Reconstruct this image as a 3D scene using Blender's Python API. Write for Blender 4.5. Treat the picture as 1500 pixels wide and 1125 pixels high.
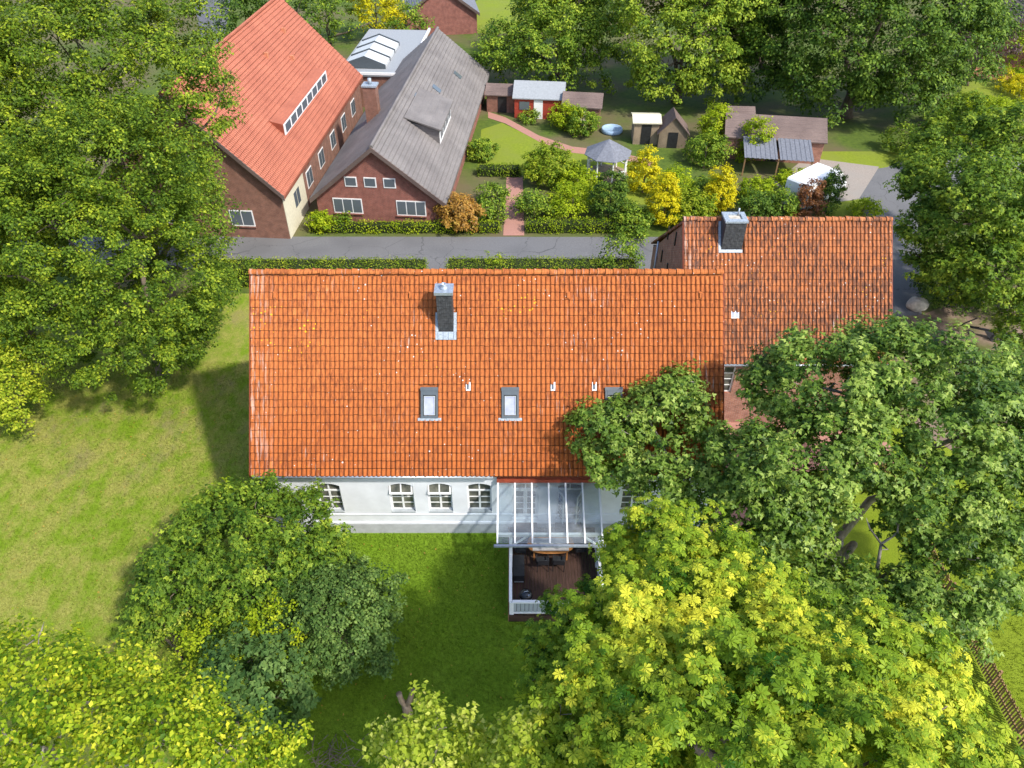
import bpy, math, random
import numpy as np
from mathutils import Vector, Matrix
R = math.radians
random.seed(7)
scene = bpy.context.scene
for o in list(bpy.data.objects): bpy.data.objects.remove(o)
C = scene.collection

# ------------------------------------------------------------------ camera, sky, sun, exposure
CAM_H, PITCH, FPX = 29.0, R(40.5), 1100.0
cam_d = bpy.data.cameras.new('camera'); cam = bpy.data.objects.new('camera', cam_d); C.objects.link(cam)
cam.location = (0, 0, CAM_H); cam.rotation_euler = (R(90) - PITCH, 0, 0)
cam_d.sensor_fit = 'HORIZONTAL'; cam_d.sensor_width = 36; cam_d.lens = FPX / 1500 * 36
cam_d.clip_start = 0.5; cam_d.clip_end = 3000
scene.camera = cam
SUN = Vector((0.664, -0.524, 0.926)).normalized()
world = bpy.data.worlds.new('World'); scene.world = world; world.use_nodes = True
wn = world.node_tree.nodes; wl = world.node_tree.links
sky = wn.new('ShaderNodeTexSky'); sky.sky_type = 'NISHITA'; sky.sun_disc = False
sky.sun_elevation = math.asin(SUN.z); sky.sun_rotation = math.atan2(SUN.x, SUN.y)
sky.air_density = 1.0; sky.dust_density = 1.6
wn['Background'].inputs[1].default_value = 0.15
wl.new(sky.outputs[0], wn['Background'].inputs[0])
sl = bpy.data.lights.new('sun', 'SUN'); sl.energy = 2.65; sl.angle = R(2.8); sl.color = (1.0, 0.95, 0.86)
sun = bpy.data.objects.new('sun', sl); C.objects.link(sun)
sun.rotation_euler = SUN.to_track_quat('Z', 'Y').to_euler(); sun.location = SUN * 120
vs = scene.view_settings; vs.view_transform = 'Standard'; vs.look = 'None'; vs.exposure = 1.0; vs.gamma = 1
vs.use_curve_mapping = False
scene.render.engine = 'CYCLES'
scene.cycles.max_bounces = 5; scene.cycles.transparent_max_bounces = 12
scene.render.resolution_x = 1024; scene.render.resolution_y = 768

# ------------------------------------------------------------------ helpers: pixel -> place
CF = Vector((0, math.cos(PITCH), -math.sin(PITCH))); CU = Vector((0, math.sin(PITCH), math.cos(PITCH)))
def ray(u, v): return CF + Vector((1, 0, 0)) * ((u - 750) / FPX) + CU * ((562.5 - v) / FPX)
def G(u, v, z=0.0):
    d = ray(u, v); t = (z - CAM_H) / d.z
    return Vector((0, 0, CAM_H)) + d * t
def AY(u, v, Y):
    d = ray(u, v); return Vector((0, 0, CAM_H)) + d * (Y / d.y)

# ------------------------------------------------------------------ materials
class N:
    def __init__(s, name):
        s.m = bpy.data.materials.new(name); s.m.use_nodes = True
        s.t = s.m.node_tree; s.n = s.t.nodes; s.b = s.n['Principled BSDF']; s.out = s.n['Material Output']
    def new(s, t, **k):
        x = s.n.new(t)
        for a, v in k.items():
            if hasattr(x, a): setattr(x, a, v)
            else: x.inputs[a].default_value = v
        return x
    def link(s, a, b): s.t.links.new(a, b)
    def pos(s, obj=False):
        if obj: return s.new('ShaderNodeTexCoord').outputs['Object']
        return s.new('ShaderNodeNewGeometry').outputs['Position']
    def mapped(s, vec, scale=(1, 1, 1), loc=(0, 0, 0), rot=(0, 0, 0)):
        mp = s.new('ShaderNodeMapping'); mp.inputs['Scale'].default_value = scale
        mp.inputs['Location'].default_value = loc; mp.inputs['Rotation'].default_value = rot
        s.link(vec, mp.inputs[0]); return mp.outputs[0]
    def noise(s, vec, scale, detail=4, rough=.55):
        x = s.new('ShaderNodeTexNoise'); x.inputs['Scale'].default_value = scale
        x.inputs['Detail'].default_value = detail; x.inputs['Roughness'].default_value = rough
        s.link(vec, x.inputs['Vector']); return x.outputs[0]
    def ramp(s, fac, stops, interp='LINEAR'):
        x = s.new('ShaderNodeValToRGB'); cr = x.color_ramp; cr.interpolation = interp
        while len(cr.elements) > len(stops): cr.elements.remove(cr.elements[-1])
        while len(cr.elements) < len(stops): cr.elements.new(1)
        for e, (p, c) in zip(cr.elements, stops):
            e.position = p; e.color = (*c, 1) if len(c) == 3 else c
        s.link(fac, x.inputs[0]); return x.outputs[0]
    def mix(s, fac, a, b, mode='MIX'):
        x = s.new('ShaderNodeMix'); x.data_type = 'RGBA'; x.blend_type = mode
        for src, i in ((fac, 0), (a, 6), (b, 7)):
            if hasattr(src, 'is_output'): s.link(src, x.inputs[i])
            elif i == 0: x.inputs[0].default_value = src
            else: x.inputs[i].default_value = (*src, 1)
        return x.outputs[2]
    def math(s, op, a, b=0.0):
        x = s.new('ShaderNodeMath'); x.operation = op
        for src, i in ((a, 0), (b, 1)):
            if hasattr(src, 'is_output'): s.link(src, x.inputs[i])
            else: x.inputs[i].default_value = src
        return x.outputs[0]
    def attr(s, name):
        x = s.new('ShaderNodeAttribute'); x.attribute_name = name; return x.outputs['Fac']
    def color(s, c):
        if hasattr(c, 'is_output'): s.link(c, s.b.inputs['Base Color'])
        else: s.b.inputs['Base Color'].default_value = (*c, 1)
        return s
    def rough(s, r, spec=.5, metal=0):
        s.b.inputs['Roughness'].default_value = r; s.b.inputs['Specular IOR Level'].default_value = spec
        s.b.inputs['Metallic'].default_value = metal; return s
    def bump(s, h, strength=.4, dist=.02):
        x = s.new('ShaderNodeBump'); x.inputs['Strength'].default_value = strength
        x.inputs['Distance'].default_value = dist; s.link(h, x.inputs['Height'])
        s.link(x.outputs[0], s.b.inputs['Normal']); return s

MAT = {}
def plain(name, c, rough=.6, spec=.4, metal=0, var=.18, scale=6, bump=0):
    n = N(name); p = n.pos(); f = n.noise(p, scale, 5)
    d = tuple(x * (1 - var) for x in c); l = tuple(min(1, x * (1 + var)) for x in c)
    n.color(n.ramp(f, [(.3, d), (.7, l)])).rough(rough, spec, metal)
    if bump: n.bump(n.noise(p, scale * 6, 4), .5, bump)
    MAT[name] = n.m; return n.m

def tile_mat(name, lo, mid, hi, stain, stain_amt, yc, sc=(7, 1.7, 1.7), s0=.44, spots=(), bleach=()):
    n = N(name); p = n.pos(); t = n.attr('tint')
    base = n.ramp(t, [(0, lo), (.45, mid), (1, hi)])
    fade = n.noise(p, .16, 2); sz = n.new('ShaderNodeSeparateXYZ'); n.link(p, sz.inputs[0])
    hf = n.ramp(n.math('ADD', n.math('MULTIPLY', sz.outputs[2], .1), n.math('MULTIPLY', fade, .5)), [(.75, (0,) * 3), (1.35, (1,) * 3)])
    base = n.mix(n.math('MULTIPLY', hf, .32), base, (.54, .18, .055))
    # dark streaks of weathering, stretched down the slope
    st = n.noise(n.mapped(p, sc), 1.0, 5, .65)
    big = n.noise(p, .45, 3)
    f = n.math('MULTIPLY', n.ramp(st, [(s0, (0, 0, 0)), (s0 + .18, (1, 1, 1))]), n.ramp(big, [(.34, (.4,) * 3), (.58, (1,) * 3)]))
    base = n.mix(n.math('MINIMUM', n.math('MULTIPLY', f, stain_amt), .9), base, stain)
    fine = n.noise(p, 38, 4, .7)
    base = n.mix(.5, base, n.ramp(fine, [(.3, (.5,) * 3), (.7, (1.35,) * 3)]), 'MULTIPLY')
    # pale lichen crumbs
    vo = n.new('ShaderNodeTexVoronoi'); vo.inputs['Scale'].default_value = 3.4; n.link(p, vo.inputs['Vector'])
    cl = n.noise(p, .5, 2)
    spot = n.math('LESS_THAN', vo.outputs['Distance'], n.ramp(cl, [(.44, (.035,) * 3), (.7, (.13,) * 3)]))
    base = n.mix(spot, base, (.62, .58, .54))
    # whitish bloom streaks
    ws = n.noise(n.mapped(p, (11, 1.0, 1.0), (3, 7, 1)), 1.0, 4, .6); wb = n.noise(n.mapped(p, (1, 1, 1), (31, 5, 2)), .28, 2)
    wf = n.math('MULTIPLY', n.ramp(ws, [(.6, (0,) * 3), (.72, (1,) * 3)]), n.ramp(wb, [(.52, (0,) * 3), (.66, (.75,) * 3)]))
    if bleach:
        bx = n.ramp(n.math('DIVIDE', n.math('SUBTRACT', sz.outputs[0], bleach[0]), bleach[1] - bleach[0]), [(0, (.5,) * 3), (1, (0,) * 3)])
        wf = n.math('MAXIMUM', wf, n.math('MULTIPLY', n.ramp(ws, [(.5, (0,) * 3), (.62, (1,) * 3)]), n.math('MULTIPLY', bx, n.ramp(sz.outputs[2], [(0, (.0,) * 3), (1, (1,) * 3)]))))
    base = n.mix(wf, base, (.58, .5, .45))
    # yellow lichen, in a few colonies
    v2 = n.new('ShaderNodeTexVoronoi'); v2.inputs['Scale'].default_value = 4.6; n.link(n.mapped(p, (1, 1, 1), (9, 3, 4)), v2.inputs['Vector'])
    col = n.noise(n.mapped(p, (1, 1, 1), (yc, 0, 0)), .42, 2)
    near = None
    for pt, sc_ in spots:
        dv = n.new('ShaderNodeVectorMath'); dv.operation = 'DISTANCE'; n.link(n.mapped(p, sc_), dv.inputs[0]); dv.inputs[1].default_value = tuple(a * b for a, b in zip(pt, sc_))
        q = n.math('MAXIMUM', n.math('SUBTRACT', 1.0, dv.outputs['Value']), 0.0); near = q if near is None else n.math('MAXIMUM', near, q)
    col = n.math('ADD', col, n.math('MULTIPLY', near, .26))
    y = n.math('LESS_THAN', v2.outputs['Distance'], n.ramp(col, [(.55, (0,) * 3), (.85, (.28,) * 3)]))
    base = n.mix(y, base, (.72, .36, .02))
    n.color(base).rough(.8, .2); n.bump(fine, .35, .006)
    MAT[name] = n.m
tile_mat('tile_main', (.06, .02, .010), (.41, .111, .024), (.55, .18, .05), (.17, .05, .02), .8, 2.0, (13, 3.2, 3.2), .43, [((.2, 27.6, 10.1), (.55, .7, .7)), ((-10.8, 27.2, 9.4), (.7, .45, .45)), ((-9.2, 26.9, 9.2), (.6, .6, .6))], (-11.6, -10.4))
tile_mat('tile_annex', (.07, .028, .017), (.39, .132, .05), (.54, .22, .10), (.11, .052, .035), 1.4, 17.0, (12, 2.6, 2.6), .42, [((19.3, 34.0, 8.8), (.9, .4, .4)), ((17.5, 34.4, 9.2), (.6, .6, .6)), ((10.2, 34.2, 9.0), (.7, .7, .7))], (8.9, 9.8))

def brick_mat(name, c1, c2, mortar, scale=1.0):
    n = N(name); p = n.pos(True); sx = n.new('ShaderNodeSeparateXYZ'); n.link(p, sx.inputs[0])
    cb = n.new('ShaderNodeCombineXYZ'); n.link(n.math('ADD', sx.outputs[0], sx.outputs[1]), cb.inputs[0]); n.link(sx.outputs[2], cb.inputs[1])
    b = n.new('ShaderNodeTexBrick'); b.inputs['Scale'].default_value = scale
    b.inputs['Color1'].default_value = (*c1, 1); b.inputs['Color2'].default_value = (*c2, 1); b.inputs['Mortar'].default_value = (*mortar, 1)
    b.inputs['Brick Width'].default_value = .25; b.inputs['Row Height'].default_value = .077; b.inputs['Mortar Size'].default_value = .009
    n.link(cb.outputs[0], b.inputs['Vector'])
    f = n.noise(p, 2.2, 5); col = n.mix(.7, b.outputs[0], n.ramp(f, [(.3, (.6,) * 3), (.7, (1.25,) * 3)]), 'MULTIPLY')
    n.color(col).rough(.85, .2); n.bump(b.outputs['Fac'], .6, .008); n.n[-1].invert = True
    MAT[name] = n.m
brick_mat('brick_old', (.30, .115, .075), (.40, .17, .11), (.36, .31, .27))
brick_mat('brick_red', (.30, .10, .075), (.25, .085, .065), (.27, .2, .17))
brick_mat('brick_brown', (.22, .1, .07), (.27, .12, .08), (.24, .19, .16))

def grass_mat():
    n = N('lawn_grass'); p = n.pos()
    sep = n.new('ShaderNodeSeparateXYZ'); n.link(p, sep.inputs[0])
    fine = n.noise(p, 26, 6, .75); mid = n.noise(n.mapped(p, (1, .7, 1), (0, 0, 0), (0, 0, R(35))), 1.1, 6, .7); big = n.noise(p, .18, 3)
    spk = n.noise(p, 7, 5, .75)
    green = n.mix(.75, n.ramp(fine, [(.25, (.07, .138, .007)), (.5, (.138, .24, .012)), (.78, (.225, .35, .022))]), n.ramp(spk, [(.3, (.55,) * 3), (.7, (1.4,) * 3)]), 'MULTIPLY')
    lush = n.ramp(fine, [(.25, (.11, .165, .008)), (.75, (.27, .35, .022))])
    dry = n.ramp(fine, [(.25, (.18, .165, .035)), (.5, (.31, .285, .07)), (.78, (.50, .46, .16))])
    # drier, thinner turf on the west lawn (x < -12) and lusher east of the picket fence
    wx = n.ramp(n.math('MULTIPLY', n.math('ADD', sep.outputs[0], 40), 1 / 60), [(.40, (1,) * 3), (.53, (0,) * 3)])
    ex = n.ramp(n.math('MULTIPLY', n.math('ADD', sep.outputs[0], 0), 1 / 40), [(.24, (0,) * 3), (.30, (1,) * 3)])
    k = n.math('MULTIPLY', n.ramp(n.math('ADD', n.math('MULTIPLY', mid, .7), n.math('MULTIPLY', big, .3)), [(.42, (0,) * 3), (.56, (1,) * 3)]), n.math('ADD', n.math('MULTIPLY', wx, .7), .05))
    half = n.mix(.5, green, lush)
    base = n.mix(n.math('MULTIPLY', wx, .85), green, half)
    base = n.mix(ex, base, lush)
    base = n.mix(k, base, n.mix(.7, dry, n.ramp(spk, [(.3, (.6,) * 3), (.7, (1.35,) * 3)]), 'MULTIPLY'))
    bare = n.noise(n.mapped(p, (1, .6, 1), (4, 9, 0), (0, 0, R(30))), .55, 6, .7)
    by = n.ramp(n.math('MULTIPLY', sep.outputs[1], .02), [(.42, (0,) * 3), (.56, (1,) * 3)])
    base = n.mix(n.math('MULTIPLY', n.ramp(bare, [(.52, (0,) * 3), (.66, (.7,) * 3)]), n.math('MULTIPLY', wx, n.math('ADD', n.math('MULTIPLY', by, .8), .06))), base, n.ramp(fine, [(.3, (.14, .105, .05)), (.7, (.30, .24, .13))]))
    n.color(base).rough(.85, .15); n.bump(fine, .9, .05); MAT['lawn_grass'] = n.m
grass_mat()
def ground_mat(name, a, b, c, s1=3., s2=.4, bump=.03):
    n = N(name); p = n.pos(); f = n.noise(p, s1, 6, .7); g = n.noise(p, s2, 4)
    col = n.mix(n.ramp(g, [(.42, (0,) * 3), (.6, (1,) * 3)]), n.ramp(f, [(.3, a), (.7, b)]), c)
    n.color(n.mix(.5, col, n.ramp(n.noise(p, 30, 4, .7), [(.3, (.6,) * 3), (.7, (1.3,) * 3)]), 'MULTIPLY')).rough(.9, .2)
    n.bump(f, .6, bump); MAT[name] = n.m
ground_mat('garden_ground', (.05, .085, .014), (.11, .16, .022), (.13, .11, .055), 2.2, .12)
ground_mat('bright_grass', (.14, .19, .015), (.24, .29, .025), (.19, .23, .03), 4, .4)
ground_mat('soil', (.15, .105, .075), (.27, .2, .15), (.1, .115, .03), 1.3, .45)
ground_mat('asphalt', (.13, .13, .135), (.185, .185, .19), (.155, .155, .16), 8, .3, .006)
def crack(mname):
    m = MAT[mname]; n = N.__new__(N); n.m = m; n.t = m.node_tree; n.n = n.t.nodes; n.b = n.n['Principled BSDF']; src = n.b.inputs['Base Color'].links[0].from_socket
    p = n.pos(); w = n.noise(p, 1.5, 4); add = n.new('ShaderNodeVectorMath'); n.link(p, add.inputs[0]); cb = n.new('ShaderNodeCombineXYZ'); n.link(w, cb.inputs[0]); n.link(w, cb.inputs[1]); n.link(cb.outputs[0], add.inputs[1])
    vo = n.new('ShaderNodeTexVoronoi'); vo.feature = 'DISTANCE_TO_EDGE'; vo.inputs['Scale'].default_value = .27; n.link(add.outputs[0], vo.inputs['Vector'])
    c = n.mix(n.math('MULTIPLY', n.math('LESS_THAN', vo.outputs['Distance'], .006), .55), src, (.06, .06, .06))
    pt = n.noise(p, .35, 1); c = n.mix(n.ramp(pt, [(.5, (0,) * 3), (.7, (.5,) * 3)]), c, (.115, .115, .12))
    sc = n.noise(n.mapped(p, (1, 4, 1)), 1.2, 6, .75); c = n.mix(n.ramp(sc, [(.64, (0,) * 3), (.72, (.6,) * 3)]), c, (.34, .33, .32))
    n.color(c)
crack('asphalt')
ground_mat('asphalt_worn', (.09, .09, .105), (.15, .15, .165), (.12, .12, .13), 2, .5, .006)
ground_mat('gravel_drive', (.26, .22, .19), (.36, .32, .28), (.3, .27, .24), 8, .3, .01)
ground_mat('brick_paving', (.34, .17, .13), (.45, .24, .19), (.38, .2, .16), 9, .5, .01)
plain('plaster_white', (.72, .74, .78), .8, .2, 0, .09, 1.1, .002)
plain('plinth_grey', (.42, .43, .45), .8, .2, 0, .12, 3, .004)
plain('white_paint', (.80, .80, .80), .45, .4, 0, .04)
plain('frame_white', (.78, .78, .78), .5, .4, 0, .04)
plain('pale_grey_paint', (.36, .39, .41), .6, .3, 0, .1)
plain('zinc', (.42, .47, .53), .42, .5, .55, .2, 9)
plain('lead_sheet', (.33, .38, .43), .55, .4, .2, .3, 14, .01)
plain('grey_alu', (.10, .118, .13), .42, .5, .3, .08)
n = N('slate'); p = n.pos(); f = n.noise(p, 7, 4); n.color(n.ramp(f, [(.3, (.035, .036, .04)), (.7, (.075, .077, .082))])).rough(.55, .4)
vo = n.new('ShaderNodeTexVoronoi'); vo.inputs['Scale'].default_value = 6; n.link(p, vo.inputs['Vector']); n.bump(vo.outputs['Distance'], .7, .02); MAT['slate'] = n.m
plain('red_brown_wood', (.24, .045, .02), .55, .3, 0, .25, 5)
def wood(name, a, b, s=(30, 2, 30), rough=.6, obj=False):
    n = N(name); p = n.pos(obj); f = n.noise(n.mapped(p, s), 1, 5, .6); g = n.noise(p, .9, 3)
    ob = n.new('ShaderNodeObjectInfo').outputs['Random']
    col = n.mix(.6, n.ramp(f, [(.3, a), (.7, b)]), n.ramp(g, [(.35, (.55,) * 3), (.65, (1.2,) * 3)]), 'MULTIPLY')
    col = n.mix(.5, col, n.ramp(ob, [(0, (.6,) * 3), (1, (1.35,) * 3)]), 'MULTIPLY')
    n.color(col).rough(rough, .35); n.bump(f, .4, .004); MAT[name] = n.m
wood('deck_wood', (.035, .019, .014), (.085, .046, .034))
wood('table_wood', (.33, .13, .035), (.5, .22, .07), (3, 30, 30), .4)
wood('fence_wood', (.2, .115, .055), (.36, .22, .11), (20, 20, 2), .75)
wood('pale_wood', (.2, .15, .1), (.34, .26, .18), (20, 2, 20), .75)
wood('bark', (.09, .065, .045), (.22, .175, .13), (8, 8, 2), .9)
wood('stump_bark', (.19, .125, .075), (.40, .29, .19), (8, 8, 2), .9)
wood('bark_pale', (.2, .17, .14), (.42, .38, .33), (8, 8, 2), .9)
plain('black_plastic', (.022, .024, .028), .5, .4, 0, .2)
plain('black_enamel', (.012, .013, .016), .16, .6, 0, .1)
plain('grey_cloth', (.5, .46, .44), .9, .2, 0, .1)
plain('dark_metal', (.03, .03, .033), .55, .4, .4, .25)
plain('rubber', (.025, .025, .025), .8, .2)
plain('stone', (.48, .44, .37), .85, .2, 0, .3, 4, .03)
plain('red_paint', (.33, .05, .03), .6, .3, 0, .15)
plain('blue_plastic', (.3, .42, .56), .4, .4, 0, .1)
plain('grey_felt', (.30, .32, .34), .8, .2, 0, .12)
plain('grey_shingle', (.17, .18, .21), .8, .2, 0, .2)
plain('cream_paint', (.62, .58, .44), .7, .2, 0, .1)
plain('core_dark', (.025, .035, .012), .9, .1, 0, .3)
plain('tent_white', (.82, .83, .84), .5, .4, 0, .03)
plain('cream_white', (.55, .57, .58), .4, .4, 0, .08)
plain('terracotta', (.5, .2, .11), .8, .2, 0, .2)
def course_mat(name, a, b, sx, sy, axis_bump=.05):
    # far roofs: courses of tiles, seen too far off to tell apart
    n = N(name); p = n.pos(True); f = n.noise(p, .5, 4); g = n.noise(p, 9, 4, .7)
    sep = n.new('ShaderNodeSeparateXYZ'); n.link(p, sep.inputs[0])
    w1 = n.math('SINE', n.math('MULTIPLY', sep.outputs[1], sx)); w2 = n.math('FRACT', n.math('MULTIPLY', sep.outputs[2], sy))
    h = n.math('ADD', n.math('MULTIPLY', w1, .5), w2)
    col = n.mix(.6, n.ramp(f, [(.3, a), (.7, b)]), n.ramp(g, [(.3, (.75,) * 3), (.7, (1.2,) * 3)]), 'MULTIPLY')
    n.color(col).rough(.75, .3); n.bump(h, .8, axis_bump); MAT[name] = n.m
course_mat('roof_red_far', (.40, .125, .075), (.52, .175, .105), 2 * math.pi / .24, 1 / .26, .12)
course_mat('roof_grey_far', (.16, .145, .14), (.235, .215, .205), 2 * math.pi / .24, 1 / .2)
course_mat('roof_brown_far', (.14, .1, .09), (.22, .16, .14), 2 * math.pi / .24, 1 / .2)

def glass_mat():
    n = N('canopy_glass'); n.n.remove(n.b)
    tr = n.new('ShaderNodeBsdfTransparent'); tr.inputs[0].default_value = (.84, .89, .91, 1)
    gl = n.new('ShaderNodeBsdfGlossy'); gl.inputs['Roughness'].default_value = .03
    df = n.new('ShaderNodeBsdfDiffuse'); df.inputs[0].default_value = (.62, .66, .7, 1)
    fr = n.new('ShaderNodeFresnel'); fr.inputs[0].default_value = 1.5
    m1 = n.new('ShaderNodeMixShader'); n.link(n.math('MULTIPLY', fr.outputs[0], 1.6), m1.inputs[0]); n.link(tr.outputs[0], m1.inputs[1]); n.link(gl.outputs[0], m1.inputs[2])
    m2 = n.new('ShaderNodeMixShader')
    dirt = n.ramp(n.noise(n.pos(), 1.6, 5), [(.3, (.06,) * 3), (.7, (.15,) * 3)])
    n.link(dirt, m2.inputs[0]); n.link(m1.outputs[0], m2.inputs[1]); n.link(df.outputs[0], m2.inputs[2])
    n.link(m2.outputs[0], n.out.inputs[0]); MAT['canopy_glass'] = n.m
glass_mat()
n = N('window_glass'); p = n.pos(); n.color(n.ramp(n.noise(p, 2.3, 2), [(.35, (.05, .056, .052)), (.7, (.19, .185, .15))])).rough(.05, .6); MAT['window_glass'] = n.m  # lighter tones in the base colour paint in the sky's reflection
n = N('skylight_glass'); p = n.pos(); n.color(n.ramp(n.noise(n.mapped(p, (1, 2.2, 1)), 1.6, 4), [(.35, (.30, .33, .46)), (.65, (.42, .44, .55))])).rough(.06, .7); MAT['skylight_glass'] = n.m  # pale blue base colour has the reflected sky painted in
n = N('far_glass'); n.color((.10, .12, .14)).rough(.08, .6); MAT['far_glass'] = n.m

def leaf_mat(name, lo, mid, hi, trans=.35, rough=.45, spec=.35):
    n = N(name); t = n.attr('tint'); col = n.ramp(t, [(0, lo), (.5, mid), (1, hi)])
    n.color(col).rough(rough, spec)
    tr = n.new('ShaderNodeBsdfTranslucent'); n.link(n.mix(1, col, (1.25, 1.2, .55), 'MULTIPLY'), tr.inputs[0])
    mx = n.new('ShaderNodeMixShader'); mx.inputs[0].default_value = trans
    n.link(n.b.outputs[0], mx.inputs[1]); n.link(tr.outputs[0], mx.inputs[2]); n.link(mx.outputs[0], n.out.inputs[0])
    MAT[name] = n.m
leaf_mat('leaf_beech', (.03, .066, .006), (.12, .20, .016), (.38, .45, .03), .3, .5, .14)
leaf_mat('leaf_maple', (.036, .088, .010), (.15, .25, .028), (.40, .50, .10), .27, .45, .26)
leaf_mat('leaf_maple_dark', (.032, .075, .018), (.078, .15, .036), (.17, .26, .065), .25, .55, .12)
leaf_mat('leaf_chestnut', (.03, .095, .005), (.225, .335, .02), (.66, .64, .05), .26, .5, .14)
leaf_mat('leaf_lime', (.06, .13, .005), (.27, .36, .015), (.62, .61, .045), .28, .5, .14)
leaf_mat('leaf_pale', (.14, .22, .014), (.38, .46, .04), (.68, .68, .18), .38, .55, .15)
leaf_mat('leaf_green', (.035, .085, .008), (.145, .24, .02), (.37, .45, .04), .27, .5, .16)
leaf_mat('leaf_holly', (.03, .07, .011), (.082, .15, .03), (.2, .29, .065), .18, .55, .16)
leaf_mat('leaf_hedge', (.055, .11, .007), (.2, .29, .018), (.46, .50, .04), .36, .55, .12)
leaf_mat('leaf_yellow', (.30, .31, .006), (.55, .50, .011), (.74, .64, .02), .3, .5, .12)
leaf_mat('leaf_bright', (.11, .19, .006), (.28, .38, .014), (.48, .54, .025), .36, .55, .12)
leaf_mat('leaf_rust', (.15, .055, .02), (.25, .10, .035), (.36, .16, .05))
leaf_mat('leaf_orange', (.25, .15, .03), (.42, .22, .04), (.5, .34, .06))
leaf_mat('leaf_purple', (.06, .035, .04), (.11, .065, .07), (.16, .1, .1))
leaf_mat('leaf_dark', (.016, .046, .007), (.078, .15, .018), (.22, .32, .036), .26, .5, .14)

# ------------------------------------------------------------------ object helpers
def tag(o, label=None, cat=None, group=None, kind=None):
    if label: o['label'] = label
    if cat: o['category'] = cat
    if group: o['group'] = group
    if kind: o['kind'] = kind
    return o
def thing(name, label, cat, loc=(0, 0, 0), rz=0, group=None):
    o = bpy.data.objects.new(name, None); C.objects.link(o); o.location = loc; o.rotation_euler = (0, 0, rz)
    o.empty_display_size = .3
    return tag(o, label, cat, group)
def link(name, me, mat, parent=None, loc=None, rot=None):
    o = bpy.data.objects.new(name, me); C.objects.link(o)
    if mat and not me.materials: me.materials.append(MAT[mat])
    if parent: o.parent = parent
    if loc: o.location = loc
    if rot: o.rotation_euler = rot
    return o
class MB:
    def __init__(s): s.v = []; s.f = []
    def add(s, vs, fs):
        k = len(s.v); s.v += [tuple(v) for v in vs]; s.f += [tuple(i + k for i in f) for f in fs]; return s
    def box(s, x0, x1, y0, y1, z0, z1):
        return s.add([(x0, y0, z0), (x1, y0, z0), (x1, y1, z0), (x0, y1, z0), (x0, y0, z1), (x1, y0, z1), (x1, y1, z1), (x0, y1, z1)],
                     [(0, 3, 2, 1), (4, 5, 6, 7), (0, 1, 5, 4), (1, 2, 6, 5), (2, 3, 7, 6), (3, 0, 4, 7)])
    def beam(s, a, b, w, h, up=(0, 0, 1)):
        a = Vector(a); b = Vector(b); d = (b - a).normalized(); up = Vector(up)
        if abs(d.dot(up)) > .98: up = Vector((0, 1, 0))
        r = d.cross(up).normalized() * w / 2; u = r.cross(d).normalized() * h / 2
        vs = [p + q for p in (a, b) for q in (-r - u, r - u, r + u, -r + u)]
        return s.add(vs, [(0, 1, 2, 3), (7, 6, 5, 4), (0, 4, 5, 1), (1, 5, 6, 2), (2, 6, 7, 3), (3, 7, 4, 0)])
    def tube(s, pts, radii, seg=8, cap=True):
        pts = [Vector(p) for p in pts]; k = len(s.v); prev = None; n = len(pts)
        for i, p in enumerate(pts):
            d = (pts[min(i + 1, n - 1)] - pts[max(i - 1, 0)]).normalized()
            if prev is None: a = d.orthogonal().normalized()
            else: a = (prev - d * prev.dot(d)); a = a.normalized() if a.length > 1e-5 else d.orthogonal().normalized()
            prev = a; b = d.cross(a)
            for j in range(seg):
                t = 2 * math.pi * j / seg; s.v.append(tuple(p + (a * math.cos(t) + b * math.sin(t)) * radii[i]))
        for i in range(n - 1):
            for j in range(seg):
                q = (j + 1) % seg; s.f.append((k + i * seg + j, k + i * seg + q, k + (i + 1) * seg + q, k + (i + 1) * seg + j))
        if cap:
            s.f.append(tuple(k + j for j in reversed(range(seg)))); s.f.append(tuple(k + (n - 1) * seg + j for j in range(seg)))
        return s
    def lathe(s, prof, c=(0, 0, 0), seg=16):
        k = len(s.v)
        for r, z in prof:
            for j in range(seg):
                t = 2 * math.pi * j / seg; s.v.append((c[0] + r * math.cos(t), c[1] + r * math.sin(t), c[2] + z))
        for i in range(len(prof) - 1):
            for j in range(seg):
                q = (j + 1) % seg; s.f.append((k + i * seg + j, k + i * seg + q, k + (i + 1) * seg + q, k + (i + 1) * seg + j))
        s.f.append(tuple(k + j for j in reversed(range(seg)))); s.f.append(tuple(k + (len(prof) - 1) * seg + j for j in range(seg)))
        return s
    def prism(s, poly, e):   # polygon (list of 3d points) extruded along vector e
        n = len(poly); e = Vector(e); P = [Vector(p) for p in poly]
        return s.add(P + [p + e for p in P], [tuple(reversed(range(n))), tuple(range(n, 2 * n))] + [(i, (i + 1) % n, n + (i + 1) % n, n + i) for i in range(n)])
    def mesh(s, name, mat=None, smooth=False):
        me = bpy.data.meshes.new(name); me.from_pydata(s.v, [], s.f)
        if mat: me.materials.append(MAT[mat])
        if smooth: me.shade_smooth()
        import bmesh
        bm = bmesh.new(); bm.from_mesh(me); bmesh.ops.recalc_face_normals(bm, faces=bm.faces); bm.to_mesh(me); bm.free()
        return me
    def build(s, name, mat, parent=None, smooth=False):
        off = Vector((0, 0, 0))
        if parent is not None and not getattr(s, 'local', False):
            q = parent
            while q: off += q.location; q = q.parent
            s.v = [tuple(Vector(v) - off) for v in s.v]
        return link(name, s.mesh(name, mat, smooth), None, parent)
class LB(MB):   # the same, in the parent's own frame
    local = True
def sheet(name, poly, z, mat, **k):
    o = MB().add([(x, y, z) for x, y in poly], [tuple(range(len(poly)))]).build(name, mat); tag(o, kind='structure', **k); return o

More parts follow.
